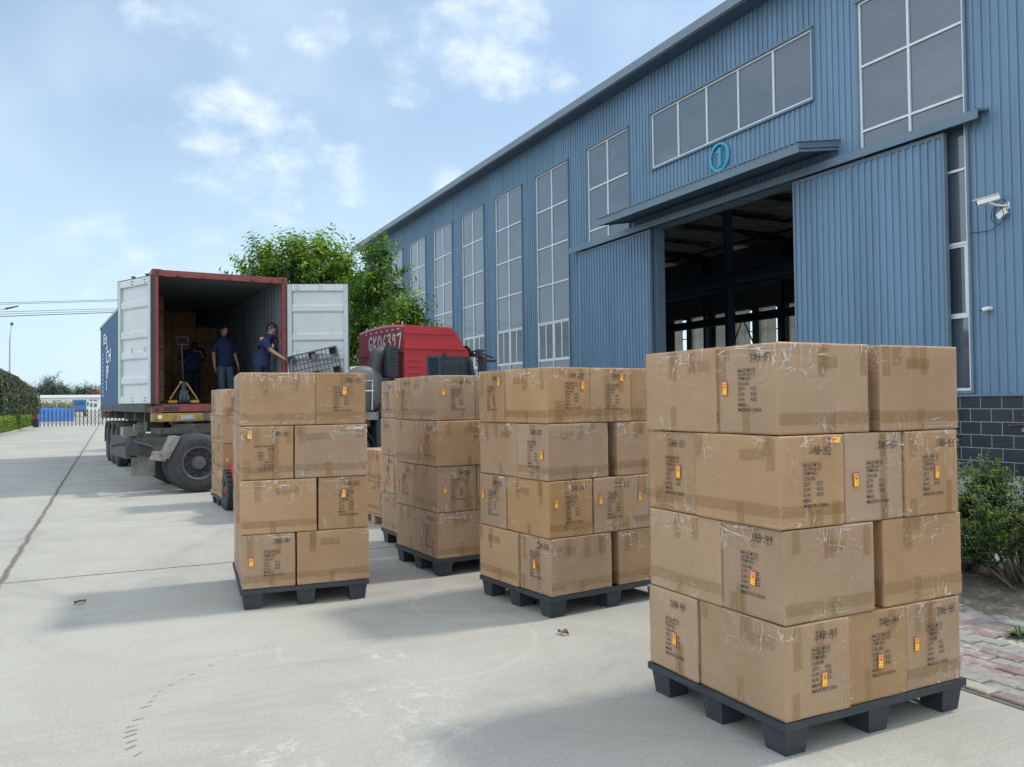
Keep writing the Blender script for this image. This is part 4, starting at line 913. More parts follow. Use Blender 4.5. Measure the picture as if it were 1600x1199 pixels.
GRM = mat('grimy_steel', (.060, .057, .055), .8, var=.3, scale=5, col2=(.14, .12, .10), c2scale=7, c2lo=.5, c2hi=.7)
GR2 = mat('dusty_grey_steel', (.22, .215, .20), .8, var=.2, scale=5, col2=(.12, .11, .10), c2scale=7)
YEL = mat('yellow_bumper_paint', (.36, .22, .05), .6, var=.2, scale=5, col2=(.14, .10, .06), c2scale=7, c2lo=.48, c2hi=.68)
TYR = mat('tyre_rubber', (.032, .033, .036), .75, var=.2, scale=4, col2=(.07, .067, .062), c2scale=3, c2lo=.45, c2hi=.75)
RIM = mat('steel_rim', (.075, .075, .08), .55, var=.2, scale=6, col2=(.13, .12, .11), c2scale=5)
CA = R(4.5); CO = Vector((.67, 15.9, 0)); CW, CLn, CB, CH = 2.438, 12.19, 1.385, 2.591
ct = empty('shipping_container', CO, CA, 'open blue shipping container with dark red end frame on the trailer', 'container')
TC = Matrix.Translation(CO) @ Matrix.Rotation(CA, 4, 'Z')
z0, z1 = CB, CB+CH
mb = MB()
mb.box(0, .11, 0, .1, z0+.16, z1-.12); mb.box(CW-.11, CW, 0, .1, z0+.16, z1-.12); mb.build('rear_post', RED, ct, bevel=.006)
mb = MB(); mb.box(.17, CW-.17, .0, .12, z1-.12, z1-.004)
for u in (.42, .85, 1.3, 1.75, 2.1): mb.box(u, u+.06, -.03, .0, z1-.1, z1-.05)
mb.build('door_header', RED, ct, bevel=.004)
mb = MB(); mb.box(.17, CW-.17, 0, .14, z0+.01, z0+.15)
mb.box(1.0, 1.16, -.012, 0, z0+.1, z0+.125)
mb.build('door_sill', RED, ct, bevel=.004)
for u in (.2, CW-.46): mb = MB(); mb.box(u, u+.26, -.003, .02, z0+.035, z0+.105); mb.build('sill_pocket', GSK, ct)
for u in (0, CW-.17):
    for v in (0, CLn-.17):
        for z in (z0-.01, z1-.118):
            c = MB(); c.box(u, u+.17, v-.004, v+.17, z, z+.125)
            o = c.build('corner_casting', RED, ct, bevel=.008)
            if v == 0:
                h = MB(); h.lathe([(0, 0), (.038, 0), (.038, .003)], (u+.085, -.0085, z+.062), (0, 1, 0), n=16); h.build('casting_hole', GSK, o)
def cwall(mb, fixed, t0, t1, za, zb, axis, sgn, n, dep=.036):
    vs = []; k = 0; P = []; dt = (t1-t0)/n
    for i in range(n):
        for u, h in ((0, 0), (.25, 0), (.5, 1), (.75, 1)): P.append((t0+(i+u)*dt, h))
    P.append((t1, 0))
    for t, h in P:
        q = fixed+sgn*h*dep
        for z in (za, zb): vs.append((q, t, z) if axis == 'v' else (t, q, z))
    mb.add(vs, [(2*i, 2*i+2, 2*i+3, 2*i+1) for i in range(len(P)-1)])
mb = MB(); cwall(mb, .012, .11, CLn-.1, z0+.15, z1-.06, 'v', 1, 43); mb.build('left_side_wall', CBL, ct)
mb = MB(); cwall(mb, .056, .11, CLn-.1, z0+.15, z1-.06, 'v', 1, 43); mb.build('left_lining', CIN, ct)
mb = MB(); cwall(mb, CW-.012, .11, CLn-.1, z0+.15, z1-.06, 'v', -1, 43); mb.build('right_side_wall', CBL, ct)
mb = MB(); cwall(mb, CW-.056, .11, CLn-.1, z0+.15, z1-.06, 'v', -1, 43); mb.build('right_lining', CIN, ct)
mb = MB(); cwall(mb, CLn-.05, .1, CW-.1, z0+.15, z1-.06, 'u', 1, 9); mb.build('front_wall', CBL, ct)
mb = MB()
P = []
n = 50
for i in range(n): P += [(.11+(CLn-.2)*(i+u)/n, h) for u, h in ((0, 0), (.3, 0), (.5, 1), (.8, 1))]
mb.add([q for t, h in P for q in ((.06, t, z1-.045+.02*h), (CW-.06, t, z1-.045+.02*h))], [(2*i, 2*i+1, 2*i+3, 2*i+2) for i in range(len(P)-1)])
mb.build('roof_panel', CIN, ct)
mb = MB()
for u in (0, CW-.06):
    mb.box(u, u+.06, .17, CLn-.17, z1-.07, z1-.006)
mb.build('top_rail', mat('container_top_rail', (.35, .37, .36), .5, var=.2, scale=6), ct)
for u in (0, CW-.05):
    mb = MB(); mb.box(u, u+.05, .17, CLn-.17, z0+.0, z0+.16); mb.build('bottom_rail', GRM, ct)
mb = MB()
for k in range(14): mb.box(-.003, .01, 1.0+k*.78, 1.09+k*.78, z0+.01, z0+.12)
mb.build('rail_stiffener', GSK, ct)
mb = MB(); mb.box(.06, CW-.06, .14, CLn-.1, z0+.10, z0+.148); mb.build('floor', FLR, ct)
# white lettering running down the left side
mb = MB()
def side_txt(t, v, z, s, xs=1.0):
    vv, ff = text_polys(t, s, xs, True); mb.add([(-.004, v-a, z+b_) for a, b_ in vv], ff)
def side_box(v0, v1, za, zb): mb.quad((-.004, v0, za), (-.004, v1, za), (-.004, v1, zb), (-.004, v0, zb))
for i, (t, zz) in enumerate((('S', 3.12), ('CH', 2.72), ('IP', 2.30), ('S', 1.98))): side_txt(t, 9.9, zz, .52 if i != 3 else .38, 2.2)
for k in range(11): side_box(10.9, 11.1, 3.0-k*.12, 3.07-k*.12)
side_box(10.0, 10.8, 3.32, 3.36); side_box(10.0, 10.8, 3.56, 3.60); side_box(10.0, 10.1, 3.36, 3.56); side_box(10.7, 10.8, 3.36, 3.56); side_box(10.3, 10.5, 3.40, 3.52)
mb.build('side_lettering', WHP, ct)
def door(hinge, ang, side, label):
    """leaf hinged at local x=0, running to x=1.17; inner face at side*+y"""
    g = empty('container_door', (0, 0, 0)); g.parent = ct; g.location = hinge; g.rotation_euler = (0, 0, ang-CA)
    if label: g['label'] = label
    w = 1.17; za, zb = z0+.17, z1-.13; s = side
    mb = MB(); zb2, za2 = zb-.13, za+.13
    # corrugated leaf: horizontal ribs seen from inside as raised bands
    rows = [(za2, 0), (za2+.20, 0), (za2+.24, 1), (za2+.34, 1), (za2+.38, 0), (za2+.66, 0), (za2+.70, 1), (za2+.80, 1), (za2+.84, 0), (za2+1.04, 0), (za2+1.08, 1), (za2+1.18, 1), (za2+1.22, 0), (za2+1.60, 0), (za2+1.64, 1), (za2+1.74, 1), (za2+1.78, 0), (zb2, 0)]
    mb.add([q for z, h in rows for q in ((.09, s*(.0+.034*h-.012), z), (w-.09, s*(.034*h-.012), z))], [(2*i, 2*i+1, 2*i+3, 2*i+2) for i in range(len(rows)-1)])
    mb.build('door_panel', DRW, g)
    mb = MB(); mb.add([(.09, -s*.03, za2), (w-.09, -s*.03, za2), (w-.09, -s*.03, zb2), (.09, -s*.03, zb2)], [(0, 1, 2, 3)]); mb.build('door_outer_skin', CBL, g)
    mb = MB(); mb.box(0, .085, -.035, .035, za, zb); mb.box(w-.085, w, -.035, .035, za, zb); o = mb.build('door_stile', DRG, g, bevel=.004)
    for q0, q1 in ((zb2, zb-.002), (za+.002, za2)): mb = MB(); mb.box(.086, w-.086, -.033, .033, q0, q1); mb.build('door_rail', DRW, g, bevel=.003)
    mb = MB(); mb.box(-.02, 0, -.03, .03, za-.01, zb+.01); mb.box(w, w+.02, -.03, .03, za-.01, zb+.01); mb.box(0, w, -.028, .028, zb, zb+.014); mb.box(0, w, -.028, .028, za-.014, za); mb.build('gasket', GSK, g)
    mb = MB()
    for x in (.17, .21, .62, .66):
        for z in (za+.045, za+.1, zb-.045, zb-.1, za+.95, za+1.0): mb.cyl((x, s*.03, z), (x, s*.04, z), .009, n=8)
    mb.build('bolt', GSK, g)
    mb = MB()
    for x in (.28, .78): mb.cyl((x, -s*.06, za-.03), (x, -s*.06, zb+.05), .016, n=8); mb.box(x-.03, x+.03, -s*.06-.03, -s*.06+.03, zb+.05, zb+.075)
    for x in (.28, .78): mb.box(x, x+.4, -s*.075-.01, -s*.075+.01, za+.85, za+.89)
    mb.build('locking_bar', GRM, g)
door((0.0, -.02, 0), R(116), 1, 'left container door swung open along the side')
door((CW, -.02, 0), R(-24), -1, 'right container door swung wide open')
# cartons already loaded in the dark of the container
dk = 0
for r in range(6):
    for k in range(4):
        v = 3.5 if k < 1 else 6.4
        if (r, k) == (5, 3): continue
        b_ = bpy.data.objects.new('cardboard_box', BODIES[(r+k) % 6]); COL.objects.link(b_)
        b_.location = TC @ Vector((.10+.29+k*.575, v+.2+random.uniform(-.02, .02), z0+.15+r*.402)); b_.rotation_euler = (0, 0, CA+R(random.uniform(-1, 1)))
        tag(b_, 'carton in container, %s, %s' % (('bottom row', 'second row', 'third row', 'fourth row', 'fifth row', 'sixth row')[r], ('against left wall', 'second from left wall', 'third from left wall', 'against right wall')[k]), 'carton', 'cartons loaded inside the container')
        b_.scale = (1.03, 1, 1.0)
        tapes(random.Random(r*7+k), BL_, BW_, BH_).build('packing_tape', [TAPE, TAPE2], b_)
# ------------------------------------------------------------------ trailer under the container
tr = empty('container_trailer', CO, CA, 'dusty three-axle skeletal trailer with a worn yellow end beam', 'trailer')
def wheel(parent, c, ax, r=.51, w=.28, face=1, name='wheel'):
    """c = centre of the outer face, ax = unit axis pointing outwards"""
    c = Vector(c); ax = Vector(ax); g = MB()
    prof = [(r*.56, -w), (r*.60, -w-.006), (r*.80, -w-.012), (r*.955, -w+.02), (r, -w+.05), (r, -.05), (r*.955, -.02), (r*.80, .012), (r*.60, .006), (r*.56, -.0), (r*.55, -.03)]
    g.lathe(prof, c, ax, 48); o = g.build(name, TYR, parent, smooth=True, autosm=35)
    t = MB()
    e = ax.orthogonal().normalized(); f = ax.cross(e)
    for i in range(4):
        tt = -.075-(w-.15)*i/3; t.lathe([(r+.001, tt-.008), (r+.0015, tt), (r+.001, tt+.008)], c, ax, 48)
    t.build('tread_groove', GSK, o)
    m_ = MB()
    m_.lathe([(r*.565, .0), (r*.575, .012), (r*.54, .014), (r*.50, -.01), (r*.47, -.07), (r*.44, -.105), (r*.30, -.115), (r*.27, -.10), (r*.255, -.06)] if face else [(r*.565, 0), (r*.54, .01), (r*.5, -.03), (r*.46, -.13), (r*.2, -.14)], c, ax, 40)
    m_.lathe([(r*.27, -.115), (r*.235, -.02), (r*.20, .01), (r*.12, .018), (0, .018)], c, ax, 24)
    m_.build('rim', RIM, o, smooth=True, autosm=30)
    b_ = MB()
    for i in range(10):
        a = 2*math.pi*i/10; p = c + (e*math.cos(a)+f*math.sin(a))*r*.335; b_.cyl(p-ax*.115, p-ax*.075, .018, n=6)
        p = c + (e*math.cos(a+.31)+f*math.sin(a+.31))*r*.405; b_.cyl(p-ax*.105, p-ax*.101, .028, n=10)
    b_.build('wheel_nut', GSK, o); return o
WX2 = .0
for v in (6.9, 8.2, 9.5):
    for u, s in ((.0, -1), (CW-.0, 1)):
        wheel(tr, (u if s < 0 else u, v, .51), (s, 0, 0)); wheel(tr, (u-s*.31 if s > 0 else u+.31, v, .51), (s, 0, 0), face=0)
    mb = MB(); mb.cyl((.3, v, .51), (CW-.3, v, .51), .07, n=12); mb.build('axle', GRM, tr)
for u in (.78, 1.56): mb = MB(); mb.box(u, u+.1, .5, 12.2, .92, 1.34); mb.build('chassis_rail', GRM, tr)
for v in (1.3, 3.0, 5.0, 7.5, 9.5, 12.0): mb = MB(); mb.box(.03, CW-.03, v, v+.12, 1.2, CB-.02); mb.build('cross_member', GRM, tr)
mb = MB(); mb.box(.02, .9, 11.9, 12.4, 1.16, 1.33); mb.build('end_frame', GR2, tr)
mb = MB(); mb.box(-.01, CW+.01, .0, .16, z0-.165, z0-.012); mb.build('end_beam', YEL, tr, bevel=.006)
mb = MB(); mb.box(.48, .72, -.012, .0, z0-.13, z0-.05); mb.build('number_plate', mat('worn_plate', (.33, .36, .38), .5, var=.3, scale=20), tr)
for u in (.13, CW-.13): mb = MB(); mb.lathe([(0, 0), (.034, 0), (.04, .012)], (u, -.02, z0-.085), (0, 1, 0), n=16); mb.build('marker_lamp', mat('marker_lamp_lens', (.7, .68, .6), .3), tr)
mb = MB(); mb.box(.88, .96, -.05, .1, z0-.15, z0+.0); mb.build('twist_lock', RST, tr, bevel=.01)
mb = MB()
for k, (u, v) in enumerate(((.3, -.004), (.62, -.004))): mb.cyl((u+.1, v, z0-.09), (u+.1, v-.004, z0-.09), .012, n=8)
mb.build('beam_bolt', GSK, tr)
# spare things hung on the left side: tool box, landing leg, mudguards
mb = MB(); mb.box(-.02, .42, 4.9, 5.6, .46, 1.02); mb.build('tool_box', mat('dusty_tan_box', (.27, .245, .20), .8, var=.15, scale=5), tr, bevel=.01)
mb = MB(); mb.box(.12, .26, 3.35, 3.5, .42, 1.15); mb.box(.05, .33, 3.3, 3.55, .95, 1.12); mb.box(.14, .24, 3.37, 3.48, .25, .42); mb.box(.06, .32, 3.26, 3.6, .235, .25); mb.build('landing_leg', GR2, tr, bevel=.004)
mb = MB(); mb.box(CW-.26, CW-.12, 3.35, 3.5, .3, 1.15); mb.build('landing_leg', GR2, tr, bevel=.004)
for u0, u1 in ((-.03, .62), (CW-.62, CW+.03)):
    mb = MB(); pr = []
    for v in (6.9, 8.2, 9.5):
        for i in range(9):
            a = math.pi*(i/8); pr.append((v-.62*math.cos(a)*1.0, .52+.58*math.sin(a)))
    # one long scalloped guard over the three wheels
    for j in range(len(pr)-1):
        (va, zaa), (vb, zbb) = pr[j], pr[j+1]
        mb.hexa([(u0, va, zaa+.0), (u1, va, zaa), (u1, vb, zbb), (u0, vb, zbb), (u0, va, zaa+.012), (u1, va, zaa+.012), (u1, vb, zbb+.012), (u0, vb, zbb+.012)])
    mb.build('mudguard', GRM, tr)
mb = MB(); mb.tube([(.5, .9, 1.1), (.62, 1.8, .92), (.7, 2.8, 1.02)], .03, 8); mb.tube([(.35, 1.2, 1.2), (.5, 2.2, .98), (.55, 3.4, 1.05)], .02, 8); mb.build('air_hose', GSK, tr, smooth=True)
mb = MB(); mb.cyl((.25, 5.7, .9), (.25, 6.2, .9), .13, n=14); mb.build('air_tank', GRM, tr)
mb = MB(); mb.box(.1, .5, 1.6, 2.0, 1.0, 1.28); mb.box(.2, .45, 2.0, 2.9, 1.05, 1.22); mb.build('valve_block', GRM, tr, bevel=.006)
mb = MB(); mb.hexa([(.3, 1.3, 1.15), (.36, 1.3, 1.15), (.92, 3.3, .95), (.86, 3.3, .95), (.3, 1.3, 1.22), (.36, 1.3, 1.22), (.92, 3.3, 1.02), (.86, 3.3, 1.02)]); mb.build('diagonal_strut', GRM, tr)
# ------------------------------------------------------------------ tractor unit, jack-knifed across the trailer nose
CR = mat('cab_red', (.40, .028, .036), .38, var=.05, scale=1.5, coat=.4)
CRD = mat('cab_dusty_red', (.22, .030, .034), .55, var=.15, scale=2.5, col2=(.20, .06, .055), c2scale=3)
DGP = mat('dark_grey_plastic', (.045, .052, .06), .6, var=.15, scale=3)
CG = mat('cab_glass', (.018, .024, .032), .05, var=.05, spec=.9)
ta = R(7); TO = Vector((1.38, 15.0, 0)); tk = empty('truck_tractor', TO, ta, 'red cab-over tractor truck with the number GK06397 painted on its rear wall', 'truck')
for x in (0, 2.72, 5.05):
    wheel(tk, (x, 0, .51), (0, -1, 0)); 
    if x < 4: wheel(tk, (x, .32, .51), (0, -1, 0), face=0); wheel(tk, (x, 2.15, .51), (0, 1, 0), face=0)
    wheel(tk, (x, 2.46, .51), (0, 1, 0))
    mb = MB(); mb.cyl((x, .3, .51), (x, 2.2, .51), .09, n=12); mb.build('axle', GRM, tk)
for y in (.78, 1.58): mb = MB(); mb.box(-.75, 5.6, y, y+.09, .72, 1.0); mb.build('frame_rail', GRM, tk)
mb = MB(); mb.box(-.5, .9, .75, 1.7, 1.0, 1.1); mb.cyl((.2, 1.22, 1.1), (.2, 1.22, 1.17), .42, n=28); mb.build('fifth_wheel', GRM, tk)
for x in (0, 2.72):
    for y0, y1 in ((-.02, .62), (1.84, 2.48)):
        mb = MB(); n = 14
        for i in range(n):
            a0, a1 = math.pi*(.08+.84*i/n), math.pi*(.08+.84*(i+1)/n); r_ = .58
            p0, p1 = (x-r_*math.cos(a0), .51+r_*math.sin(a0)), (x-r_*math.cos(a1), .51+r_*math.sin(a1))
            mb.hexa([(p0[0], y0, p0[1]), (p1[0], y0, p1[1]), (p1[0], y1, p1[1]), (p0[0], y1, p0[1]), (p0[0], y0, p0[1]+.012), (p1[0], y0, p1[1]+.012), (p1[0], y1, p1[1]+.012), (p0[0], y1, p0[1]+.012)])
        if x > 0: mb.build('fender', DGP, tk)
mb = MB(); mb.hexa([(-.62, -.02, .62), (-.50, -.02, .60), (-.50, .5, .60), (-.62, .5, .62), (-.42, -.02, .98), (-.30, -.02, .98), (-.30, .5, .98), (-.42, .5, .98)])
mb.hexa([(-.78, -.03, .60), (-.56, -.03, .56), (-.56, .2, .56), (-.78, .2, .60), (-.72, -.03, .74), (-.50, -.03, .72), (-.50, .2, .72), (-.72, .2, .74)]); mb.build('rear_lamp_bracket', GR2, tk, bevel=.006)
mb = MB(); mb.box(-1.0, -.62, .55, .58, .3, .62); mb.build('mud_flap', GR2, tk)
mb = MB(); mb.box(-1.1, -.15, .42, .5, .66, .95); mb.box(-1.1, -.15, 1.9, 1.98, .66, .95); mb.box(-1.12, -1.04, .3, 2.1, .62, .98); mb.build('rear_cross_beam', GRM, tk)
mb = MB(); mb.cyl((-1.0, .25, .78), (-1.0, .34, .78), .11, n=16); mb.tube([(-1.3, .5, .85), (-1.0, .3, .9), (-.7, .3, .8)], .03, 8); mb.build('air_valve', GSK, tk)
# cab body: side profile extruded across, crowned roof
x0 = 3.92
side = [(x0, .95), (x0, 3.02), (x0+.02, 3.08), (5.03, 3.06), (5.15, 2.98), (5.36, 2.66), (5.44, 2.60), (5.60, 2.1), (5.72, 1.7), (5.74, .95)]
cw = 2.30; K = 9; mb = MB(); ring = []
for j in range(K+1):
    y = cw*j/K; t = 2*j/K-1; cr = .06*(1-t*t); inset = .05*(abs(t)**6)
    ring.append([(x - (inset if x > 5 else 0), y+0.0, z + (cr if z > 2.9 else 0)) for x, z in side])
vs = [p for r_ in ring for p in r_]; n = len(side)
fs = [(j*n+i, j*n+(i+1) % n, (j+1)*n+(i+1) % n, (j+1)*n+i) for j in range(K) for i in range(n)] + [tuple(range(n))[::-1], tuple(K*n+i for i in range(n))]
mb.add(vs, fs)
cab = mb.build('cab_body', CR, tk)
def sidebox(mb, x0_, x1_, z0_, z1_, d=.012, y=0): mb.box(x0_, x1_, y-d, y+.004, z0_, z1_)
mb = MB(); mb.box(3.93, 5.36, -.022, .002, 2.595, 2.635); mb.build('roof_seam_trim', CR, tk, bevel=.004)
mb = MB(); mb.box(3.93, 5.05, -.015, .002, 2.90, 2.915); mb.build('roof_crease', CR, tk, bevel=.004)
mb = MB()
for k in range(9): mb.box(3.98, 4.30, -.016, .002, 2.40-k*.125-.05, 2.40-k*.125)
mb.build('side_louvre', CR, tk, bevel=.008)
mb = MB(); mb.prism([(4.42, 1.55), (4.42, 2.47), (5.42, 2.47), (5.50, 2.36), (5.66, 1.55)], 'y', -.010, .002); mb.build('window_rubber', DGP, tk)
mb = MB(); mb.prism([(4.76, 1.62), (4.74, 2.40), (4.84, 2.44), (5.36, 2.44), (5.42, 2.34), (5.56, 1.62)], 'y', -.014, -.0105); mb.build('side_window', CG, tk)
mb = MB(); mb.prism([(4.46, 1.60), (4.46, 2.43), (4.68, 2.43), (4.70, 1.60)], 'y', -.013, -.0105); mb.build('rear_quarter_window', CG, tk)
mb = MB()
for x in (4.05, 4.25, 4.55, 4.85, 5.1, 5.25): mb.cyl((x, -.002, 2.55), (x, -.01, 2.55), .012, n=8)
mb.box(4.78, 4.86, -.04, 0, 2.47, 2.52); mb.build('trim_plug', GSK, tk)
mb = MB(); mb.hexa([(5.40, .1, 2.50), (5.60, .1, 1.75), (5.60, 2.2, 1.75), (5.40, 2.2, 2.50), (5.47, .1, 2.52), (5.68, .1, 1.77), (5.68, 2.2, 1.77), (5.47, 2.2, 2.52)]); mb.build('windscreen', CG, tk)
mb = MB(); mb.tube([(5.44, -.02, 2.56), (5.56, -.16, 2.60), (5.66, -.24, 2.58)], .022, 8); mb.tube([(5.56, -.05, 2.60), (5.75, -.12, 2.50), (5.95, -.1, 2.45)], .02, 8)
mb.box(5.55, 5.64, -.36, -.12, 1.75, 2.45); mb.box(5.50, 5.58, -.30, -.10, 2.44, 2.60); mb.box(5.62, 6.0, -.16, .04, 2.36, 2.40); mb.build('wing_mirror', GSK, tk, bevel=.01)
mb = MB(); mb.hexa([(5.36, .0, 2.70), (5.42, .0, 2.66), (5.42, 2.3, 2.66), (5.36, 2.3, 2.70), (5.56, .0, 2.50), (5.62, .0, 2.47), (5.62, 2.3, 2.47), (5.56, 2.3, 2.50)]); mb.build('sun_visor', DGP, tk)
# rear wall of the cab: darker dusty red, panel, seam, painted number
mb = MB()
rw = [(0.0, .96), (cw, .96), (cw, 3.0)] + [(cw*(1-j/12), 3.03+.06*(1-(2*(1-j/12)-1)**2)) for j in range(13)] + [(0, 3.0)]
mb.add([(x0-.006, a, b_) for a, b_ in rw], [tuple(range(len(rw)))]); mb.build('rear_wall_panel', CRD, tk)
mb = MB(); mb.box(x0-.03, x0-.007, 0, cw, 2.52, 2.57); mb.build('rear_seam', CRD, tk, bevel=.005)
mb = MB(); mb.box(x0-.025, x0-.007, .62, 1.75, 1.55, 2.42); mb.build('rear_panel', mat('grey_rear_panel', (.19, .17, .17), .6, var=.15), tk, bevel=.01)
mb = MB()
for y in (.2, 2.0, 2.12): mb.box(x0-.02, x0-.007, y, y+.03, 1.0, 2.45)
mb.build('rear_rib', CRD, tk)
WPN = mat('white_brush_paint', (.52, .50, .49), .7, var=.25, scale=20)
BG = {'G': [[(.52, .85), (.3, 1), (.05, .7), (.05, .25), (.3, 0), (.5, .15), (.5, .42), (.3, .42)]], 'K': [[(.08, 0), (.08, 1)], [(.5, 1), (.1, .45), (.55, 0)]]}
BG.update({k: GL[k] for k in '0639 7'.replace(' ', '')})
mb = MB(); y = 1.74; hh = .28
for ch in 'GK06397':
    ww = .19
    for s_ in BG[ch]:
        P = [Vector((x0-.012, y-p[0]*ww/.55, 2.65+p[1]*hh)) for p in s_]
        for a, b_ in zip(P, P[1:]):
            d = (b_-a).normalized(); nn = Vector((0, -d.z, d.y))*.023; mb.add([a-nn-d*.012, b_-nn+d*.012, b_+nn+d*.012, a+nn-d*.012], [(0, 1, 2, 3)])
    y -= .24
for k in range(7):
    yy = 1.92-k*.27; mb.quad((x0-.011, yy, 3.0), (x0-.011, yy-.10, 3.005), (x0-.011, yy-.10, 3.03), (x0-.011, yy, 3.025))
mb.build('painted_number', WPN, tk)
# roof clearance studs
mb = MB()
for y in (.25, .7, 1.15, 1.6, 2.05): mb.cyl((x0+.08, y, 3.08), (x0+.08, y, 3.17), .012, n=6)
mb.build('roof_stud', WPN, tk)
# air intake snorkel behind the cab
mb = MB(); mb.box(3.60, 3.80, .02, .40, 2.02, 2.66)
mb.build('air_intake', DGP, tk, bevel=.02)
mb = MB()
for k in range(9): mb.box(3.63, 3.78, .0, .02, 2.08+k*.062, 2.11+k*.062)
mb.build('intake_grille', GSK, tk)
mb = MB(); mb.tube([(3.66, .3, 2.55), (3.50, .34, 2.5), (3.44, .36, 2.2), (3.50, .36, 1.5), (3.6, .4, 1.0)], [.13, .15, .15, .13, .13], 14); mb.build('intake_duct', DGP, tk, smooth=True)
# pressed tank across the frame, round end towards the yard
mb = MB(); mb.lathe([(0, -.02), (.2, -.015), (.38, .02), (.455, .08), (.47, .14)], (3.12, .05, 1.78), (0, 1, 0), n=40); mb.build('tank_head', mat('tank_steel_grey', (.085, .095, .105), .55, var=.15, scale=4), tk, smooth=True)
mb = MB(); mb.cyl((3.12, .19, 1.78), (3.12, 2.2, 1.78), .47, n=40); mb.build('gas_tank', mat('tank_cover_white', (.55, .54, .50), .5, var=.1), tk, smooth=True, autosm=40)
mb = MB(); mb.tube([(2.9, .0, 1.38), (2.9, -.03, 1.95), (3.22, -.03, 1.95), (3.22, 0, 1.38)], .014, 6); mb.tube([(2.9, -.03, 1.75), (3.24, -.03, 1.75)], .014, 6); mb.build('tank_rail', WPN, tk)
mb = MB(); mb.box(2.75, 3.4, .1, .5, 1.18, 1.34); mb.box(2.8, 3.3, .3, 2.1, 1.06, 1.2); mb.build('tank_cradle', GR2, tk, bevel=.006)
mb = MB(); mb.box(3.4, 4.0, .2, .5, .5, 1.2); mb.build('battery_box', DGP, tk, bevel=.01)
mb = MB(); mb.box(3.2, 3.6, -.02, .4, .3, .62); mb.build('side_step', DGP, tk, bevel=.01)
# ------------------------------------------------------------------ people
SKIN = mat('skin', (.36, .20, .13), .6, var=.06, scale=8); HAIR = mat('black_hair', (.012, .011, .012), .5, var=.2)
NAVY = mat('navy_polo', (.008, .020, .075), .8, var=.2, scale=8, bump=.2, bscale=20); JEAN = mat('worn_jeans', (.06, .10, .15), .85, var=.2, scale=8); DKT = mat('dark_trousers', (.010, .015, .035), .85)
SHOE = mat('dark_shoe', (.02, .02, .02), .6); EYE_M = mat('eye_dark', (.02, .015, .012), .3); LIP = mat('lip', (.30, .12, .09), .6)
def skin(name, chains, m, parent, sub=2):
    """chains: lists of (point, radius or (rx, ry)); equal first points of later chains join to the earlier vertex"""
    vs = []; rs = []; es = []; idx = {}
    for ch in chains:
        prev = None
        for p, r in ch:
            k = tuple(round(c, 4) for c in p)
            if k not in idx: idx[k] = len(vs); vs.append(p); rs.append(r if isinstance(r, tuple) else (r, r))
            i = idx[k]
            if prev is not None and prev != i: es.append((prev, i))
            prev = i
    me = bpy.data.meshes.new(name); me.from_pydata([tuple(v) for v in vs], es, []); o = bpy.data.objects.new(name, me); COL.objects.link(o)
    sm = o.modifiers.new('s', 'SKIN'); sm.use_smooth_shade = True; sm.branch_smoothing = .5
    for i, r in enumerate(rs): me.skin_vertices[0].data[i].radius = r
    me.skin_vertices[0].data[0].use_root = True
    ss = o.modifiers.new('d', 'SUBSURF'); ss.levels = sub; ss.render_levels = sub
    bpy.context.view_layer.update(); dg = bpy.context.evaluated_depsgraph_get()
    m2 = bpy.data.meshes.new_from_object(o.evaluated_get(dg)); bpy.data.objects.remove(o)
    o = bpy.data.objects.new(name, m2); COL.objects.link(o); m2.materials.clear(); m2.materials.append(m)
    m2.polygons.foreach_set('use_smooth', [True]*len(m2.polygons))
    if parent is not None: o.parent = parent
    return o
V3 = Vector
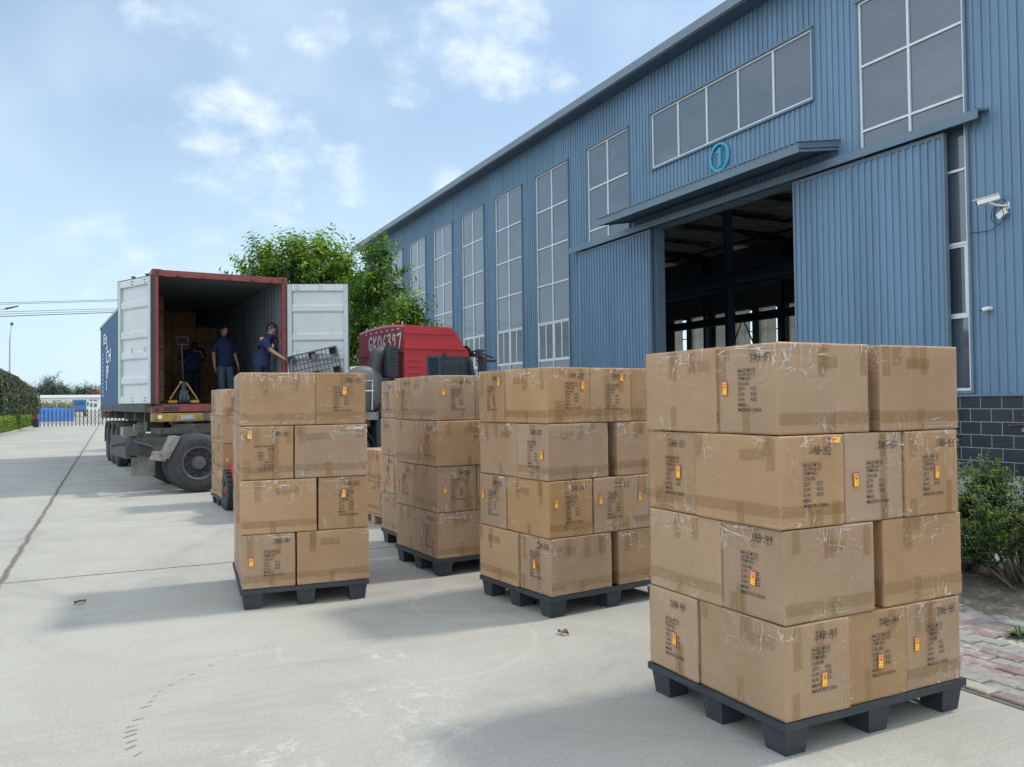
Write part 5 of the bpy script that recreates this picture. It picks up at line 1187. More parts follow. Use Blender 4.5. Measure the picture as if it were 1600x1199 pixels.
def head_parts(root, c, face, up, s=1.0, hairlen=0):
    """a modelled head: skull and jaw, nose, ears, eyes, mouth; returns mesh data for the body"""
    f = V3(face).normalized(); u = V3(up); u = (u - f*u.dot(f)).normalized(); r = f.cross(u); c = V3(c)
    mb = MB(); nu, nv = 20, 14; vs = []
    def hp(a, b_):   # a around, b elevation
        x = math.cos(b_)*math.sin(a); y = math.cos(b_)*math.cos(a); z = math.sin(b_)
        W_ = .074; D = .094; H_ = .115
        px = x*W_*(1 - .22*max(0, -z)**1.2); py = y*D*(1-.12*max(0, -z)); pz = z*H_
        if y > 0 and z < -.2: py += .010*(-z)
        if y > .6 and abs(z-.12) < .15: py -= .006
        return c + (r*px + f*py + u*pz)*s
    for j in range(nv+1):
        for i in range(nu): vs.append(hp(2*math.pi*i/nu, -math.pi/2+math.pi*j/nv))
    mb.add(vs, [(j*nu+i, j*nu+(i+1) % nu, (j+1)*nu+(i+1) % nu, (j+1)*nu+i) for j in range(nv) for i in range(nu)])
    def P(x, y, z): return c + (r*x + f*y + u*z)*s
    mb.add([P(-.010, .088, .018), P(.010, .088, .018), P(.017, .086, -.026), P(-.017, .086, -.026), P(0, .112, -.020)], [(0, 1, 4), (1, 2, 4), (2, 3, 4), (3, 0, 4)])
    for q in (-1, 1):
        mb.tube([P(q*.073, -.004, .022), P(q*.084, -.014, .012), P(q*.083, -.012, -.012), P(q*.072, -.002, -.026)], [.008*s, .011*s, .010*s, .006*s], 6)
    mb.add([P(-.05, .068, .034), P(-.014, .086, .036), P(-.014, .092, .030), P(-.05, .073, .027)], [(0, 1, 2, 3)]); mb.add([P(.05, .068, .034), P(.014, .086, .036), P(.014, .092, .030), P(.05, .073, .027)], [(3, 2, 1, 0)])
    h = MB(); vs = []; nv = 9
    for j in range(nv+1):
        for i in range(nu):
            a = 2*math.pi*i/nu; lo = .42 - 1.25*(1-math.cos(a))/2 - hairlen; b_ = lo+(math.pi/2-lo)*j/nv; p = hp(a, b_); n_ = (p-c).normalized(); vs.append(c+(p-c)*1.06 + n_*.004*s + n_*.004*mnoise.noise(p*40))
    h.add(vs, [(j*nu+i, j*nu+(i+1) % nu, (j+1)*nu+(i+1) % nu, (j+1)*nu+i) for j in range(nv) for i in range(nu)]); h.build('hair', HAIR, root, smooth=True)
    e = MB()
    for q in (-1, 1): e.add([P(q*.043, .078, .012), P(q*.030, .087, .018), P(q*.018, .090, .012), P(q*.030, .087, .006)], [(0, 1, 2, 3)]); e.add([P(q*.052, .076, .036), P(q*.032, .090, .040), P(q*.016, .0925, .034), P(q*.032, .090, .033)], [(0, 1, 2, 3)])
    e.build('eyes_and_brows', EYE_M, root)
    e = MB(); e.add([P(-.022, .087, -.052), P(0, .098, -.048), P(.022, .087, -.052), P(0, .096, -.058)], [(0, 1, 2, 3)]); e.build('mouth', LIP, root)
    return mb
def hand(chs, wrist, d, side_, palm_n, curl=.35, s=1.0):
    """append palm and five finger chains; d = direction of fingers, side_ = towards the thumb, palm_n = palm normal"""
    w = V3(wrist); d = V3(d).normalized(); t = V3(side_); t = (t-d*t.dot(d)).normalized(); n = V3(palm_n); n = (n-d*n.dot(d)-t*n.dot(t)).normalized()
    pm = w + d*.05*s; chs.append([(w, .024*s), (pm, (.030*s, .016*s))])
    fl = []
    for k, (o, l) in enumerate(((.030, .070), (.011, .080), (-.009, .074), (-.028, .058))):
        b0 = w+d*.085*s+t*o*s; c1 = b0+(d*math.cos(curl)+n*math.sin(curl))*l*.5*s; c2 = c1+(d*math.cos(curl*2.4)+n*math.sin(curl*2.4))*l*.5*s
        fl.append([(pm+t*o*.6*s, .011*s), (b0, .0100*s), (c1, .0090*s), (c2, .0072*s)])
    tb = w+d*.03*s+t*.026*s; t1 = tb+(d*.7+t*.8+n*.3)*.032*s; t2 = t1+(d*.9+t*.25+n*.4)*.03*s
    fl.append([(w+d*.02*s+t*.008*s, .013*s), (tb, .013*s), (t1, .011*s), (t2, .008*s)])
    return fl
def person(loc, rz, label, J, face, trousers, group='workers loading the container', emblem=None, headup=(0, 0, 1)):
    root = empty('person', loc, rz, label, 'person', group)
    T = {k: V3(v) for k, v in J.items()}
    hipL, hipR = T['hipL'], T['hipR']
    core = [(T['pelvis'], (.13, .09)), (T['waist'], (.11, .08)), (T['chest'], (.12, .085)), (T['neckb'], (.062, .055)), (T['head']-V3((0, 0, .07)), (.052, .055)), (T['head']-V3((0, 0, .02)), .05)]
    ch = [core]
    for q in 'LR':
        ch.append([(T['chest'], (.12, .085)), (T['sh'+q], .052), (T['el'+q], .042), (T['wr'+q], .027)])
        ch.append([(T['pelvis'], (.13, .09)), (T['hip'+q], .075), (T['kn'+q], .058), (T['an'+q], .04), (T['to'+q], .035)])
    fing = []
    for q in 'LR':
        d = T['hd'+q]; sd = T['th'+q]; pn = T['pn'+q]
        ch2 = []; fing += hand(ch2, T['wr'+q]+d*.02, d, sd, pn, curl=J.get('curl'+q, .35) if isinstance(J.get('curl'+q, .35), float) else .35)
        ch.append([(T['wr'+q], .027)] + ch2[0])
    body = skin('body', ch, SKIN, root, 2)
    # fingers grow out of the palms; head sculpt joined to the same mesh
    parts = [skin('f', [c_], SKIN, None, 1) for c_ in fing]
    hm = head_parts(root, T['head'], face, headup); ho = hm.build('h', SKIN, None, smooth=True)
    bm = bmesh.new(); bm.from_mesh(body.data)
    for p in parts+[ho]:
        bm.from_mesh(p.data)
        bpy.data.objects.remove(p)
    bm.to_mesh(body.data); bm.free(); body.data.polygons.foreach_set('use_smooth', [True]*len(body.data.polygons)); body.data.update()
    # clothes
    sl = lambda a, b_, t: T[a].lerp(T[b_], t)
    sh = [[(T['pelvis']+V3((0, 0, -.10)), (.205, .155)), (T['pelvis']+V3((0, 0, .04)), (.20, .15)), (T['waist'], (.185, .14)), (T['chest'], (.195, .145)), (sl('chest', 'neckb', .62), (.15, .12)), (sl('chest', 'neckb', .95), (.085, .08))]]
    for q in 'LR': sh.append([(T['chest'], (.195, .145)), (T['sh'+q], .092), (sl('sh'+q, 'el'+q, .75), (.075, .07)), (sl('sh'+q, 'el'+q, .85), (.078, .073))])
    so = skin('polo_shirt', sh, NAVY, root, 2)
    cm_ = MB(); c = T['neckb']+V3((0, 0, -.01)); cm_.lathe([(.088, -.02), (.082, .02), (.064, .045), (.070, .01), (.08, -.03)], c, (0, 0, 1), n=18); cm_.build('collar', NAVY, so, smooth=True)
    for q in 'LR':
        p0 = sl('sh'+q, 'el'+q, .86); ax = (T['el'+q]-T['sh'+q]).normalized(); e_ = MB(); e_.lathe([(.074, -.004), (.077, .0), (.074, .004)], p0, ax, n=16); e_.build('sleeve_trim', mat('light_sleeve_trim', (.35, .2, .14), .8), so)
    if emblem:
        e_ = MB(); c = V3(emblem); fx = V3(J['efront']).normalized(); rr = fx.cross(V3((0, 0, 1))).normalized(); n = 12
        vs = [c]+[c+rr*.03*math.cos(2*math.pi*i/n)+V3((0, 0, 1))*.038*math.sin(2*math.pi*i/n) for i in range(n)]; e_.add(vs, [(0, 1+i, 1+(i+1) % n) for i in range(n)]); e_.build('chest_emblem', mat('pale_emblem', (.7, .68, .6), .7), so)
    tr_ = [[(T['waist']+V3((0, 0, -.03)), (.165, .12)), (T['pelvis'], (.18, .132)), (T['hipL'], .105), (T['knL'], .078), (T['anL']+V3((0, 0, .03)), .068)], [(T['pelvis'], (.18, .132)), (T['hipR'], .105), (T['knR'], .078), (T['anR']+V3((0, 0, .03)), .068)]]
    skin('trousers', tr_, trousers, root, 2)
    for q in 'LR':
        skin('shoe', [[(T['an'+q]+V3((0, 0, -.02)), .05), (T['an'+q].lerp(T['to'+q], .5)+V3((0, 0, -.005)), .05), (T['to'+q]+V3((0, 0, .0)), .045)]], SHOE, root, 2)
    return root
FLZ = z0 + .15; PX = CA
def inside(u, v): return TC @ Vector((u, v, FLZ))
# the man at the door post, leaning out and reaching down-right to the pallet
person(inside(2.06, .42), CA, 'man in navy polo leaning at the container door post and holding a plastic pallet',
    dict(pelvis=(-.03, .02, .76), waist=(.0, 0, .93), chest=(.075, -.02, 1.17), neckb=(.125, -.04, 1.335), head=(.155, -.065, 1.475),
         hipL=(.07, .06, .70), hipR=(-.11, 0, .70), knL=(.11, -.02, .42), knR=(-.12, -.06, .42), anL=(.10, .06, .09), anR=(-.13, .03, .09), toL=(.20, -.06, .04), toR=(-.02, -.10, .04),
         shR=(-.035, -.13, 1.24), elR=(.10, -.28, 1.02), wrR=(.285, -.42, .875), shL=(.225, .03, 1.25), elL=(.33, -.12, 1.08), wrL=(.30, -.20, 1.24),
         hdR=(.75, -.35, -.5), thR=(.3, -.5, .6), pnR=(-.2, .6, -.7), hdL=(-.2, -.3, .9), thL=(-.7, -.5, 0), pnL=(.7, .2, .3), efront=(.55, -.83, 0)),
    (.72, -.55, -.30), DKT, emblem=(.16, -.165, 1.13))
# the man standing further in, hands at his sides, looking this way
person(inside(1.62, 1.95), CA, 'man in navy polo and worn jeans standing inside the container looking out',
    dict(pelvis=(.03, 0, .84), waist=(.02, 0, 1.0), chest=(0, 0, 1.23), neckb=(0, .0, 1.40), head=(.01, -.02, 1.545),
         hipL=(.12, 0, .78), hipR=(-.06, 0, .78), knL=(.13, -.03, .46), knR=(-.05, -.05, .46), anL=(.16, .02, .09), anR=(-.02, .0, .09), toL=(.22, -.12, .04), toR=(-.0, -.14, .04),
         shR=(-.165, 0, 1.30), elR=(-.20, .0, 1.04), wrR=(-.19, -.06, .80), shL=(.155, .03, 1.29), elL=(.25, .1, 1.05), wrL=(.30, .03, .84),
         hdR=(.02, -.12, -1), thR=(.1, -1, 0), pnR=(1, 0, 0), hdL=(.15, -.1, -1), thL=(0, -1, 0), pnL=(-1, 0, 0), efront=(.3, -1, 0)),
    (.35, -.93, -.05), JEAN)
# the third, in the dark, bending over the cartons with his back this way
person(inside(1.22, 3.3), CA, 'man in dark clothes bending forward deep inside the container, back turned',
    dict(pelvis=(0, -.05, .80), waist=(.01, -.02, .96), chest=(.06, .14, 1.14), neckb=(.10, .30, 1.22), head=(.12, .40, 1.30),
         hipL=(-.09, 0, .74), hipR=(.09, 0, .74), knL=(-.1, .02, .43), knR=(.1, .04, .43), anL=(-.1, 0, .09), anR=(.11, .02, .09), toL=(-.12, .15, .04), toR=(.12, .17, .04),
         shL=(-.13, .16, 1.18), elL=(-.22, .32, .98), wrL=(-.15, .5, .85), shR=(.22, .2, 1.18), elR=(.30, .36, .98), wrR=(.2, .54, .86),
         hdL=(.2, .9, -.3), thL=(1, 0, .2), pnL=(0, 0, -1), hdR=(-.2, .9, -.3), thR=(-1, 0, .2), pnR=(0, 0, -1), efront=(0, 1, 0)),
    (.05, .9, -.35), DKT)
# ------------------------------------------------------------------ the spare pallet the man holds, seen from its top
def quadpt(px, py, v):
    d = ray(px, py); n = TC.to_3x3() @ Vector((0, 1, 0)); P0 = TC @ Vector((0, v, 0)); return CAM + d*((P0-CAM).dot(n)/d.dot(n))
pa = quadpt(447, 558, -.14); pb = quadpt(525, 540, -.62)
ex = (pb-pa); wlen = ex.length; ex.normalize(); dn = Vector((0, 0, -1)); ey = (dn - ex*dn.dot(ex)).normalized()      # down the pallet
pr = make_pallet(wlen, .92, 'loose dark grey lattice pallet held on edge beside the container door', 'plastic pallets', (0, 0, 0), 0, m=mat('pale_grey_pallet_plastic', (.05, .058, .066), .55, var=.15, scale=6), n=13, mm=9)
pr['group'] = 'plastic pallets under the carton stacks'; del pr['group']
ez = ex.cross(ey)                       # should point at the camera: top face outwards
if ez.dot(CAM-pa) < 0: ez = -ez
Mx = Matrix.Identity(4)
if ex.cross(ey).dot(ez) > 0:
    cols_ = (ex, ey, ez); org = pa
else:
    cols_ = (-ex, ey, ez); org = pb
for i in range(3):
    for j in range(3): Mx[i][j] = cols_[j][i]
    Mx[i][3] = (org - ez*.15)[i]
pr.matrix_world = Mx
# ------------------------------------------------------------------ hand pallet truck parked at the container sill
pj = empty('pallet_truck', inside(.58, .30), CA, 'yellow hand pallet truck standing on the container sill with forks inward', 'pallet truck')
YJ = mat('pallet_truck_yellow', (.36, .21, .035), .5, var=.15, scale=8, col2=(.2, .14, .07), c2lo=.6, c2hi=.7)
for u in (-.27, .11): mb = MB(); mb.box(u, u+.16, -.02, 1.0, .02, .075); mb.build('fork', YJ, pj, bevel=.006)
for s in (-1, 1): mb = MB(); mb.tube([(s*.24, .0, .09), (s*.05, .03, .40)], .014, 8); mb.build('brace', YJ, pj)
mb = MB(); mb.cyl((-.035, .0, .09), (.035, .0, .09), .09, n=24); mb.build('steering_wheel', TYR, pj)
mb = MB(); mb.cyl((-.085, .0, .09), (-.05, .0, .09), .088, n=24); mb.cyl((.05, .0, .09), (.085, .0, .09), .088, n=24); mb.build('steering_roller', DGP, pj)
mb = MB(); mb.cyl((0, .03, .12), (0, .03, .42), .045, n=14); mb.box(-.07, .07, -.03, .08, .16, .26); mb.build('pump', mat('pump_dark', (.03, .045, .06), .4), pj, bevel=.004)
mb = MB(); mb.tube([(0, .03, .38), (-.01, .1, .8), (-.01, .14, 1.12)], .014, 8); mb.tube([(-.1, .14, 1.12), (-.1, .16, 1.26), (.1, .16, 1.26), (.1, .14, 1.12), (-.1, .14, 1.12)], .013, 8); mb.build('handle', GSK, pj, smooth=True)
mb = MB(); mb.lathe([(0, -.03), (.022, -.02), (.03, 0), (.022, .02), (0, .03)], (-.055, -.03, .40), (0, 0, 1), n=12); mb.build('knob', YJ, pj, smooth=True)
# ------------------------------------------------------------------ low red tow truck parked behind the left stack
d = ray(357, 797); q = CAM + d*(-EYE/d.z)
fk = empty('stacker_truck', (q.x+.80, q.y+.05, 0), R(182), 'red low lift truck mostly hidden behind the left stack, black lugged tyre showing', 'lift truck')
def lug(c, s):
    o = None; g = MB(); g.lathe([(.13, -.11), (.24, -.12), (.275, -.09), (.28, -.02), (.24, .0), (.13, -.01), (.12, -.03)], c, (s, 0, 0), 28); o = g.build('tyre', TYR, fk, smooth=True, autosm=35)
    t = MB()
    for i in range(22):
        a = 2*math.pi*i/22; e = V3((0, math.cos(a), math.sin(a))); f_ = V3((0, -math.sin(a), math.cos(a))); c_ = V3(c)+e*.285-V3((s, 0, 0))*.055
        obox(t, c_, V3((.05, 0, 0)), f_*.016, e*.014)
    t.build('tread_lugs', TYR, o)
    t = MB(); t.lathe([(0, -.02), (.05, -.015), (.06, -.04), (.12, -.05), (.125, -.02)], c, (s, 0, 0), 20); t.build('hub', mat('lift_truck_hub', (.3, .03, .03), .5), o)
for y in (.0, 1.0):
    lug((-.08, y, .285), -1); lug((.86, y, .285), 1)
FR = mat('lift_truck_red', (.42, .02, .03), .45, var=.12, scale=3)
mb = MB(); mb.box(.0, .78, -.15, 1.5, .3, .62); mb.hexa([(.0, .7, .62), (.78, .7, .62), (.78, 1.5, .62), (.0, 1.5, .62), (.05, .8, .98), (.73, .8, .98), (.73, 1.4, .92), (.05, 1.4, .92)]); mb.build('chassis', FR, fk, bevel=.02)
mb = MB(); mb.box(-.06, .02, -.2, .2, .58, .62); mb.box(-.06, .02, .8, 1.2, .58, .62); mb.build('fender', FR, fk, bevel=.008)
mb = MB(); mb.box(.2, .6, .55, .95, 1.0, 1.08); mb.box(.2, .6, .9, .98, 1.08, 1.4); mb.build('seat', GSK, fk, bevel=.02)
mb = MB(); mb.tube([(.4, .15, .6), (.4, .3, 1.0)], .02, 8); mb.lathe([(.15, 0), (.165, .01), (.15, .02), (.135, .01), (.15, 0)], (.4, .3, 1.0), (0, .35, 1), n=24); mb.build('steering', GSK, fk)
mb = MB(); mb.box(.1, .16, -.3, -.2, .1, 1.35); mb.box(.62, .68, -.3, -.2, .1, 1.35); mb.box(.16, .62, -.28, -.22, 1.25, 1.3); mb.box(.1, .2, -1.2, -.3, .04, .08); mb.box(.58, .68, -1.2, -.3, .04, .08); mb.build('mast_and_forks', GSK, fk)
# ------------------------------------------------------------------ vegetation
def leafmat(name, col, tr=.45, rough=.5):
    return mat(name, col, rough, var=.3, scale=1.2, spec=.35, transl=tr)
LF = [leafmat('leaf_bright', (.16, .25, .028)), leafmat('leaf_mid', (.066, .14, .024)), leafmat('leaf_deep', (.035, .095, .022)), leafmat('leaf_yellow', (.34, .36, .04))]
BARK = mat('bark', (.10, .085, .07), .9, var=.3, scale=10, bump=.6, bscale=25, stretch=(1, 1, .3))
def leaf(mb, p, d, n, l, w, m):
    """a folded, pointed leaf"""
    d = d.normalized(); s = d.cross(n).normalized(); n = s.cross(d)
    a = p; t = p+d*l-n*l*.18; q = p+d*l*.45
    mb.add([a, q+s*w+n*w*.3, t, q-s*w+n*w*.3, q-n*w*.05], [(0, 4, 1), (4, 2, 1), (0, 3, 4), (4, 3, 2)], m)
def tree(name, label, base, blobs, seed, shoots, leafl, trunk_r, cat='tree', group=None, mats=None, lim=None, droop=.35, dens=1.0, updir=.55, nl=15, pal=(.30, .40, .25, .05)):
    """blobs: (centre Vector, rx, ry, rz) local to the base"""
    rnd = random.Random(seed); root = empty(name, base, 0, label, cat, group); mats = mats or LF
    top = max(b[0].z for b in blobs); tb = MB()
    cx_ = sum((b[0] for b in blobs), V3((0, 0, 0)))/len(blobs)
    pts = [V3((0, 0, -.05)), V3((.03, .02, top*.25)), V3((-.02, .03, top*.5)), V3((cx_.x*.6, cx_.y*.6, top*.8))]
    tb.tube(pts, [trunk_r, trunk_r*.8, trunk_r*.6, trunk_r*.3], 10)
    for b in blobs:
        for k in range(4):
            h = top*rnd.uniform(.2, .55); s0 = V3((0, 0, h)); e = b[0]+V3((rnd.uniform(-.5, .5)*b[1], rnd.uniform(-.5, .5)*b[2], rnd.uniform(-.3, .5)*b[3]))
            mid = s0.lerp(e, .5)+V3((rnd.uniform(-.1, .1), rnd.uniform(-.1, .1), -.06*top))
            tb.tube([s0, mid, e], [trunk_r*.38, trunk_r*.26, trunk_r*.08], 6)
    cr = MB()
    tot = sum(b[1]*b[2]*b[3] for b in blobs)
    for b in blobs:
        c, rx, ry, rzz = b; ns = int(shoots*b[1]*b[2]*b[3]/tot)
        for _ in range(ns):
            while True:
                q = V3((rnd.uniform(-1, 1), rnd.uniform(-1, 1), rnd.uniform(-1, 1)))
                if q.length < 1 and q.length > .25*rnd.random(): break
            if mnoise.noise(V3((q.x*2.2+seed, q.y*2.2, q.z*2.2))) < -.22*dens and q.length > .35: continue
            o = c+V3((q.x*rx, q.y*ry, q.z*rzz))*.86
            d = (q*.9+V3((0, 0, updir))+V3([rnd.uniform(-.35, .35) for _ in range(3)])).normalized()
            L = leafl*rnd.uniform(2.2, 4.2); p = o.copy()
            if rnd.random() < .5: tb.tube([o, o+d*L], [leafl*.035, leafl*.012], 4)
            hi = q.z*.5+.5  # sunlit crown top put into leaf colours: brighter ones favoured higher up
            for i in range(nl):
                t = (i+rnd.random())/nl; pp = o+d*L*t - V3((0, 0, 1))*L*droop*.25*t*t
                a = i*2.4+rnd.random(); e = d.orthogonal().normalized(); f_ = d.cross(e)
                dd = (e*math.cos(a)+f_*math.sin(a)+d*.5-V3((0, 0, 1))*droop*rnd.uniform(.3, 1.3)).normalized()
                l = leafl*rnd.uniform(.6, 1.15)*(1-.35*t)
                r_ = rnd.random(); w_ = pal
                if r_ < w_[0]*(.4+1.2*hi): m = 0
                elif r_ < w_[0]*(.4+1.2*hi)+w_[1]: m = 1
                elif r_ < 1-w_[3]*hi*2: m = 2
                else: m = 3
                leaf(cr, pp, dd, V3([rnd.uniform(-.6, .6), rnd.uniform(-.6, .6), 1]), l*1.1, l*.24, m)
    tb.build('trunk', BARK, root, smooth=True); cr.build('crown', mats, root); return root
def blob(px, py, rx, ry, Y, base, dz=1.0):
    c = at(px, py, Y); s = ((c-CAM).dot(FW))/F; return (c-V3(base), rx*s, rx*s*dz, ry*s)
b0 = (at(430, 600, 31).x, 31, 0)
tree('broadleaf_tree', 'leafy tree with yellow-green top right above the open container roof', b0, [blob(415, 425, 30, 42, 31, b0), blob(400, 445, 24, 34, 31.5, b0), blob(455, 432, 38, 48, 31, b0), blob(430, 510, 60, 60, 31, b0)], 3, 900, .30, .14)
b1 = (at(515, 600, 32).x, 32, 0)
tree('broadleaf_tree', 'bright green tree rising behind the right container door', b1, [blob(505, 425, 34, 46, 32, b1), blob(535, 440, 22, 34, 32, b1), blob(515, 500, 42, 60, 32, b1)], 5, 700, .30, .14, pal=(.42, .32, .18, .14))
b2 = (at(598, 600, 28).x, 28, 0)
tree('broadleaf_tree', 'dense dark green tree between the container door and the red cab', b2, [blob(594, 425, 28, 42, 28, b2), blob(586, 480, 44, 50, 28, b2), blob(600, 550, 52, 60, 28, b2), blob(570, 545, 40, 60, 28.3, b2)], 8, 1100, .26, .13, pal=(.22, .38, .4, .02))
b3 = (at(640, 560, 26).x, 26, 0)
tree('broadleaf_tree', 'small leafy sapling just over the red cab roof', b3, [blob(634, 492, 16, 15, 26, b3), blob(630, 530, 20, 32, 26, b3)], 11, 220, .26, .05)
# shrubs in the bed on the right
def gpt(px, py): d = ray(px, py); return CAM + d*(-EYE/d.z)
SH = [leafmat('shrub_leaf_light', (.10, .17, .035), .35), leafmat('shrub_leaf', (.045, .095, .024), .3), leafmat('shrub_leaf_dark', (.020, .048, .018), .25), leafmat('shrub_leaf_tip', (.16, .22, .04), .4)]
def shrub(label, base, r, h, seed, shoots):
    rnd = random.Random(seed); root = empty('shrub', base, 0, label, 'shrub', 'evergreen shrubs in the planting bed'); st = MB(); cr = MB()
    for k in range(34):
        a = rnd.uniform(0, 6.28); rr = r*rnd.uniform(.25, .95); e = V3((math.cos(a)*rr, math.sin(a)*rr, h*rnd.uniform(.5, .98)*(1-.25*(rr/r)**2)))
        s0 = V3((rnd.uniform(-.09, .09), rnd.uniform(-.09, .09), .0)); mid = s0.lerp(e, .45)+V3((0, 0, -.04))+V3((rnd.uniform(-.05, .05), rnd.uniform(-.05, .05), 0))
        st.tube([s0, mid, e], [.014, .009, .003], 6)
        for j in range(shoots//34):
            t = rnd.uniform(.38, 1.0); o = mid.lerp(e, (t-.38)/.62) if t > .38 else s0.lerp(mid, t)
            out = V3((o.x, o.y, 0)); d = (out*1.1/r+V3((rnd.uniform(-.8, .8), rnd.uniform(-.8, .8), rnd.uniform(-.1, 1.1)))).normalized(); L = rnd.uniform(.08, .19)
            st.tube([o, o+d*L], [.003, .0015], 3)
            for i in range(13):
                tt = (i+rnd.random())/13; pp = o+d*L*tt; a2 = i*2.4; ee = d.orthogonal().normalized(); ff = d.cross(ee)
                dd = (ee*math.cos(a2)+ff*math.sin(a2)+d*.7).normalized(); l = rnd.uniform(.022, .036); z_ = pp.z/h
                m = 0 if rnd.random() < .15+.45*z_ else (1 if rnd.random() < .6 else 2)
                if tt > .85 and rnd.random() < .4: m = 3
                leaf(cr, pp, dd, V3([rnd.uniform(-.6, .6), rnd.uniform(-.6, .6), 1]), l, l*.3, m)
    st.build('stems', BARK, root, smooth=True); cr.build('foliage', SH, root)
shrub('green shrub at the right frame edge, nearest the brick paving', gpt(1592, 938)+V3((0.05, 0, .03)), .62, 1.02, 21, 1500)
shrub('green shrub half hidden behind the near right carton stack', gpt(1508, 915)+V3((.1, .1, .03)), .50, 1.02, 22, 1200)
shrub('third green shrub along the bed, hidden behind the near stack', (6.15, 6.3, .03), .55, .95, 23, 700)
o = gpt(1578, 922); mb = MB()
rk = mb.lathe([(0, -.0), (.09, .02), (.11, .06), (.08, .11), (0, .14)], (0, 0, 0), (0, 0, 1), 9); mb.v = [tuple(V3(v)*(1+.35*mnoise.noise(V3(v)*9))) for v in mb.v]
tag(mb.build('rock', mat('bed_rock', (.16, .13, .105), .9, var=.3, scale=9), None, loc=(o.x, o.y, .03)), 'brown rock lying at the foot of the right shrub', 'rock')
o = gpt(1592, 1000); root = empty('weed', (o.x, o.y, .01), 0, 'small dark green weed growing at the edge of the brick paving', 'weed'); mb = MB()
for i in range(40):
    a = random.uniform(0, 6.28); leaf(mb, V3((0, 0, .01)), V3((math.cos(a), math.sin(a), random.uniform(.15, .8))), V3((0, 0, 1)), random.uniform(.06, .13), .012, 1)
mb.build('leaves', SH, root)
# hedge, weeping tree, wall and gate at the far left
HG = [leafmat('hedge_leaf_light', (.20, .27, .035), .3), leafmat('hedge_leaf', (.10, .17, .028), .3), leafmat('hedge_leaf_dark', (.05, .09, .02), .3)]
hd = empty('clipped_hedge', (-6.2, 58, 0), 0, 'low clipped yellow-green hedge along the left edge of the yard road', 'hedge'); mb = MB(); rnd = random.Random(4)
for i in range(11000):
    f_ = rnd.random(); Yl = rnd.uniform(-16, 14); 
    if f_ < .45: p = V3((.75+rnd.uniform(-.1, .05), Yl, rnd.uniform(.02, .95)))
    elif f_ < .9: p = V3((rnd.uniform(-1.2, .75), Yl, .93+rnd.uniform(-.12, .06)))
    else: p = V3((rnd.uniform(-1.2, .75), -16+rnd.uniform(-.05, .1), rnd.uniform(.02, .95)))
    d = V3((rnd.uniform(-.3, 1), rnd.uniform(-1, 1), rnd.uniform(-.1, 1)))
    n_ = mnoise.noise(V3((p.x, p.y*.9, p.z*2))); m = 0 if rnd.random() < .45+n_*.6 else (1 if rnd.random() < .6 else 2)
    leaf(mb, p, d, V3((rnd.uniform(-1, 1), rnd.uniform(-1, 1), 1)), rnd.uniform(.09, .16), .035, m)
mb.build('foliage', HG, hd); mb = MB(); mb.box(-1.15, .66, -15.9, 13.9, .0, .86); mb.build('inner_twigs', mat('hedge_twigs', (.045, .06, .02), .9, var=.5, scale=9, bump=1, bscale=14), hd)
tag(MB().box(-5.42, -5.3, 40, 72, 0, .12).build('kerb', mat('kerb_concrete', (.34, .33, .3), .85), bevel=.01), kind='structure')
wb = (at(0, 650, 62).x, 62, 0); wt = empty('weeping_tree', wb, 0, 'dark weeping tree with trailing twigs behind the low hedge', 'tree'); mb = MB(); tb = MB(); rnd = random.Random(9)
tb.tube([(0, 0, 0), (.05, 0, 1.2), (0, 0, 2.6), (.05, 0, 3.3)], [.16, .13, .10, .05], 10)
WL = [leafmat('weeping_leaf', (.085, .115, .06), .25), leafmat('weeping_leaf_grey', (.17, .19, .13), .25), leafmat('weeping_leaf_dark', (.03, .05, .026), .2)]
for i in range(620):
    a = rnd.uniform(0, 6.28); R_ = 2.2*math.sqrt(rnd.random()); ztop = 3.95*(1-.34*(R_/2.25)**2)+rnd.uniform(-.25, .2); p = V3((math.cos(a)*R_*.5, math.sin(a)*R_*.5, ztop)); q = V3((math.cos(a)*R_, math.sin(a)*R_, ztop-.25)); Ln = rnd.uniform(1.6, 2.9) if R_ > 1.0 else rnd.uniform(1.0, 2.2)
    end = V3((q.x*1.06, q.y*1.06, max(1.15, q.z-Ln)))
    if i % 2 == 0: tb.tube([V3((0, 0, 2.6)), p, q, end], [.02, .014, .008, .003], 4)
    for k in range(26):
        t = rnd.random(); pp = q.lerp(end, t) if k > 6 else p.lerp(q, rnd.random()); d = V3((rnd.uniform(-.6, .6), rnd.uniform(-.6, .6), -1)); l = rnd.uniform(.10, .2)
        leaf(mb, pp+V3((rnd.uniform(-.08, .08), rnd.uniform(-.08, .08), 0)), d, V3((rnd.uniform(-1, 1), rnd.uniform(-1, 1), .3)), l, l*.2, rnd.choice([0, 0, 1, 2, 2]))
tb.build('trunk', BARK, wt, smooth=True); mb.build('crown', WL, wt)
BRW = mat('red_brown_render', (.20, .055, .045), .8, var=.12, scale=2)
bw = empty('boundary_wall', (-5.0, 72.4, 0), 0, 'low red-brown boundary wall with a gate pillar on dark stone base', 'wall')
mb = MB(); mb.box(-.62, 0, -.3, .3, .62, 2.15); mb.build('gate_pillar', BRW, bw, bevel=.01)
mb = MB(); mb.box(-.66, .04, -.34, .34, 0, .62); mb.build('pillar_base', mat('dark_granite', (.025, .03, .035), .4, var=.3, scale=20), bw)
mb = MB(); mb.box(-.7, .08, -.38, .38, 2.15, 2.24); mb.build('pillar_cap', GR2, bw)
mb = MB(); mb.box(-25, -.62, -.12, .12, 0, 1.25); mb.build('wall', BRW, bw)
ga = empty('folding_gate', (-4.9, 72.8, 0), 0, 'black accordion lattice gate closing the far end of the yard', 'gate')
GT = mat('gate_steel', (.055, .045, .042), .5, var=.2); UG = mb = None
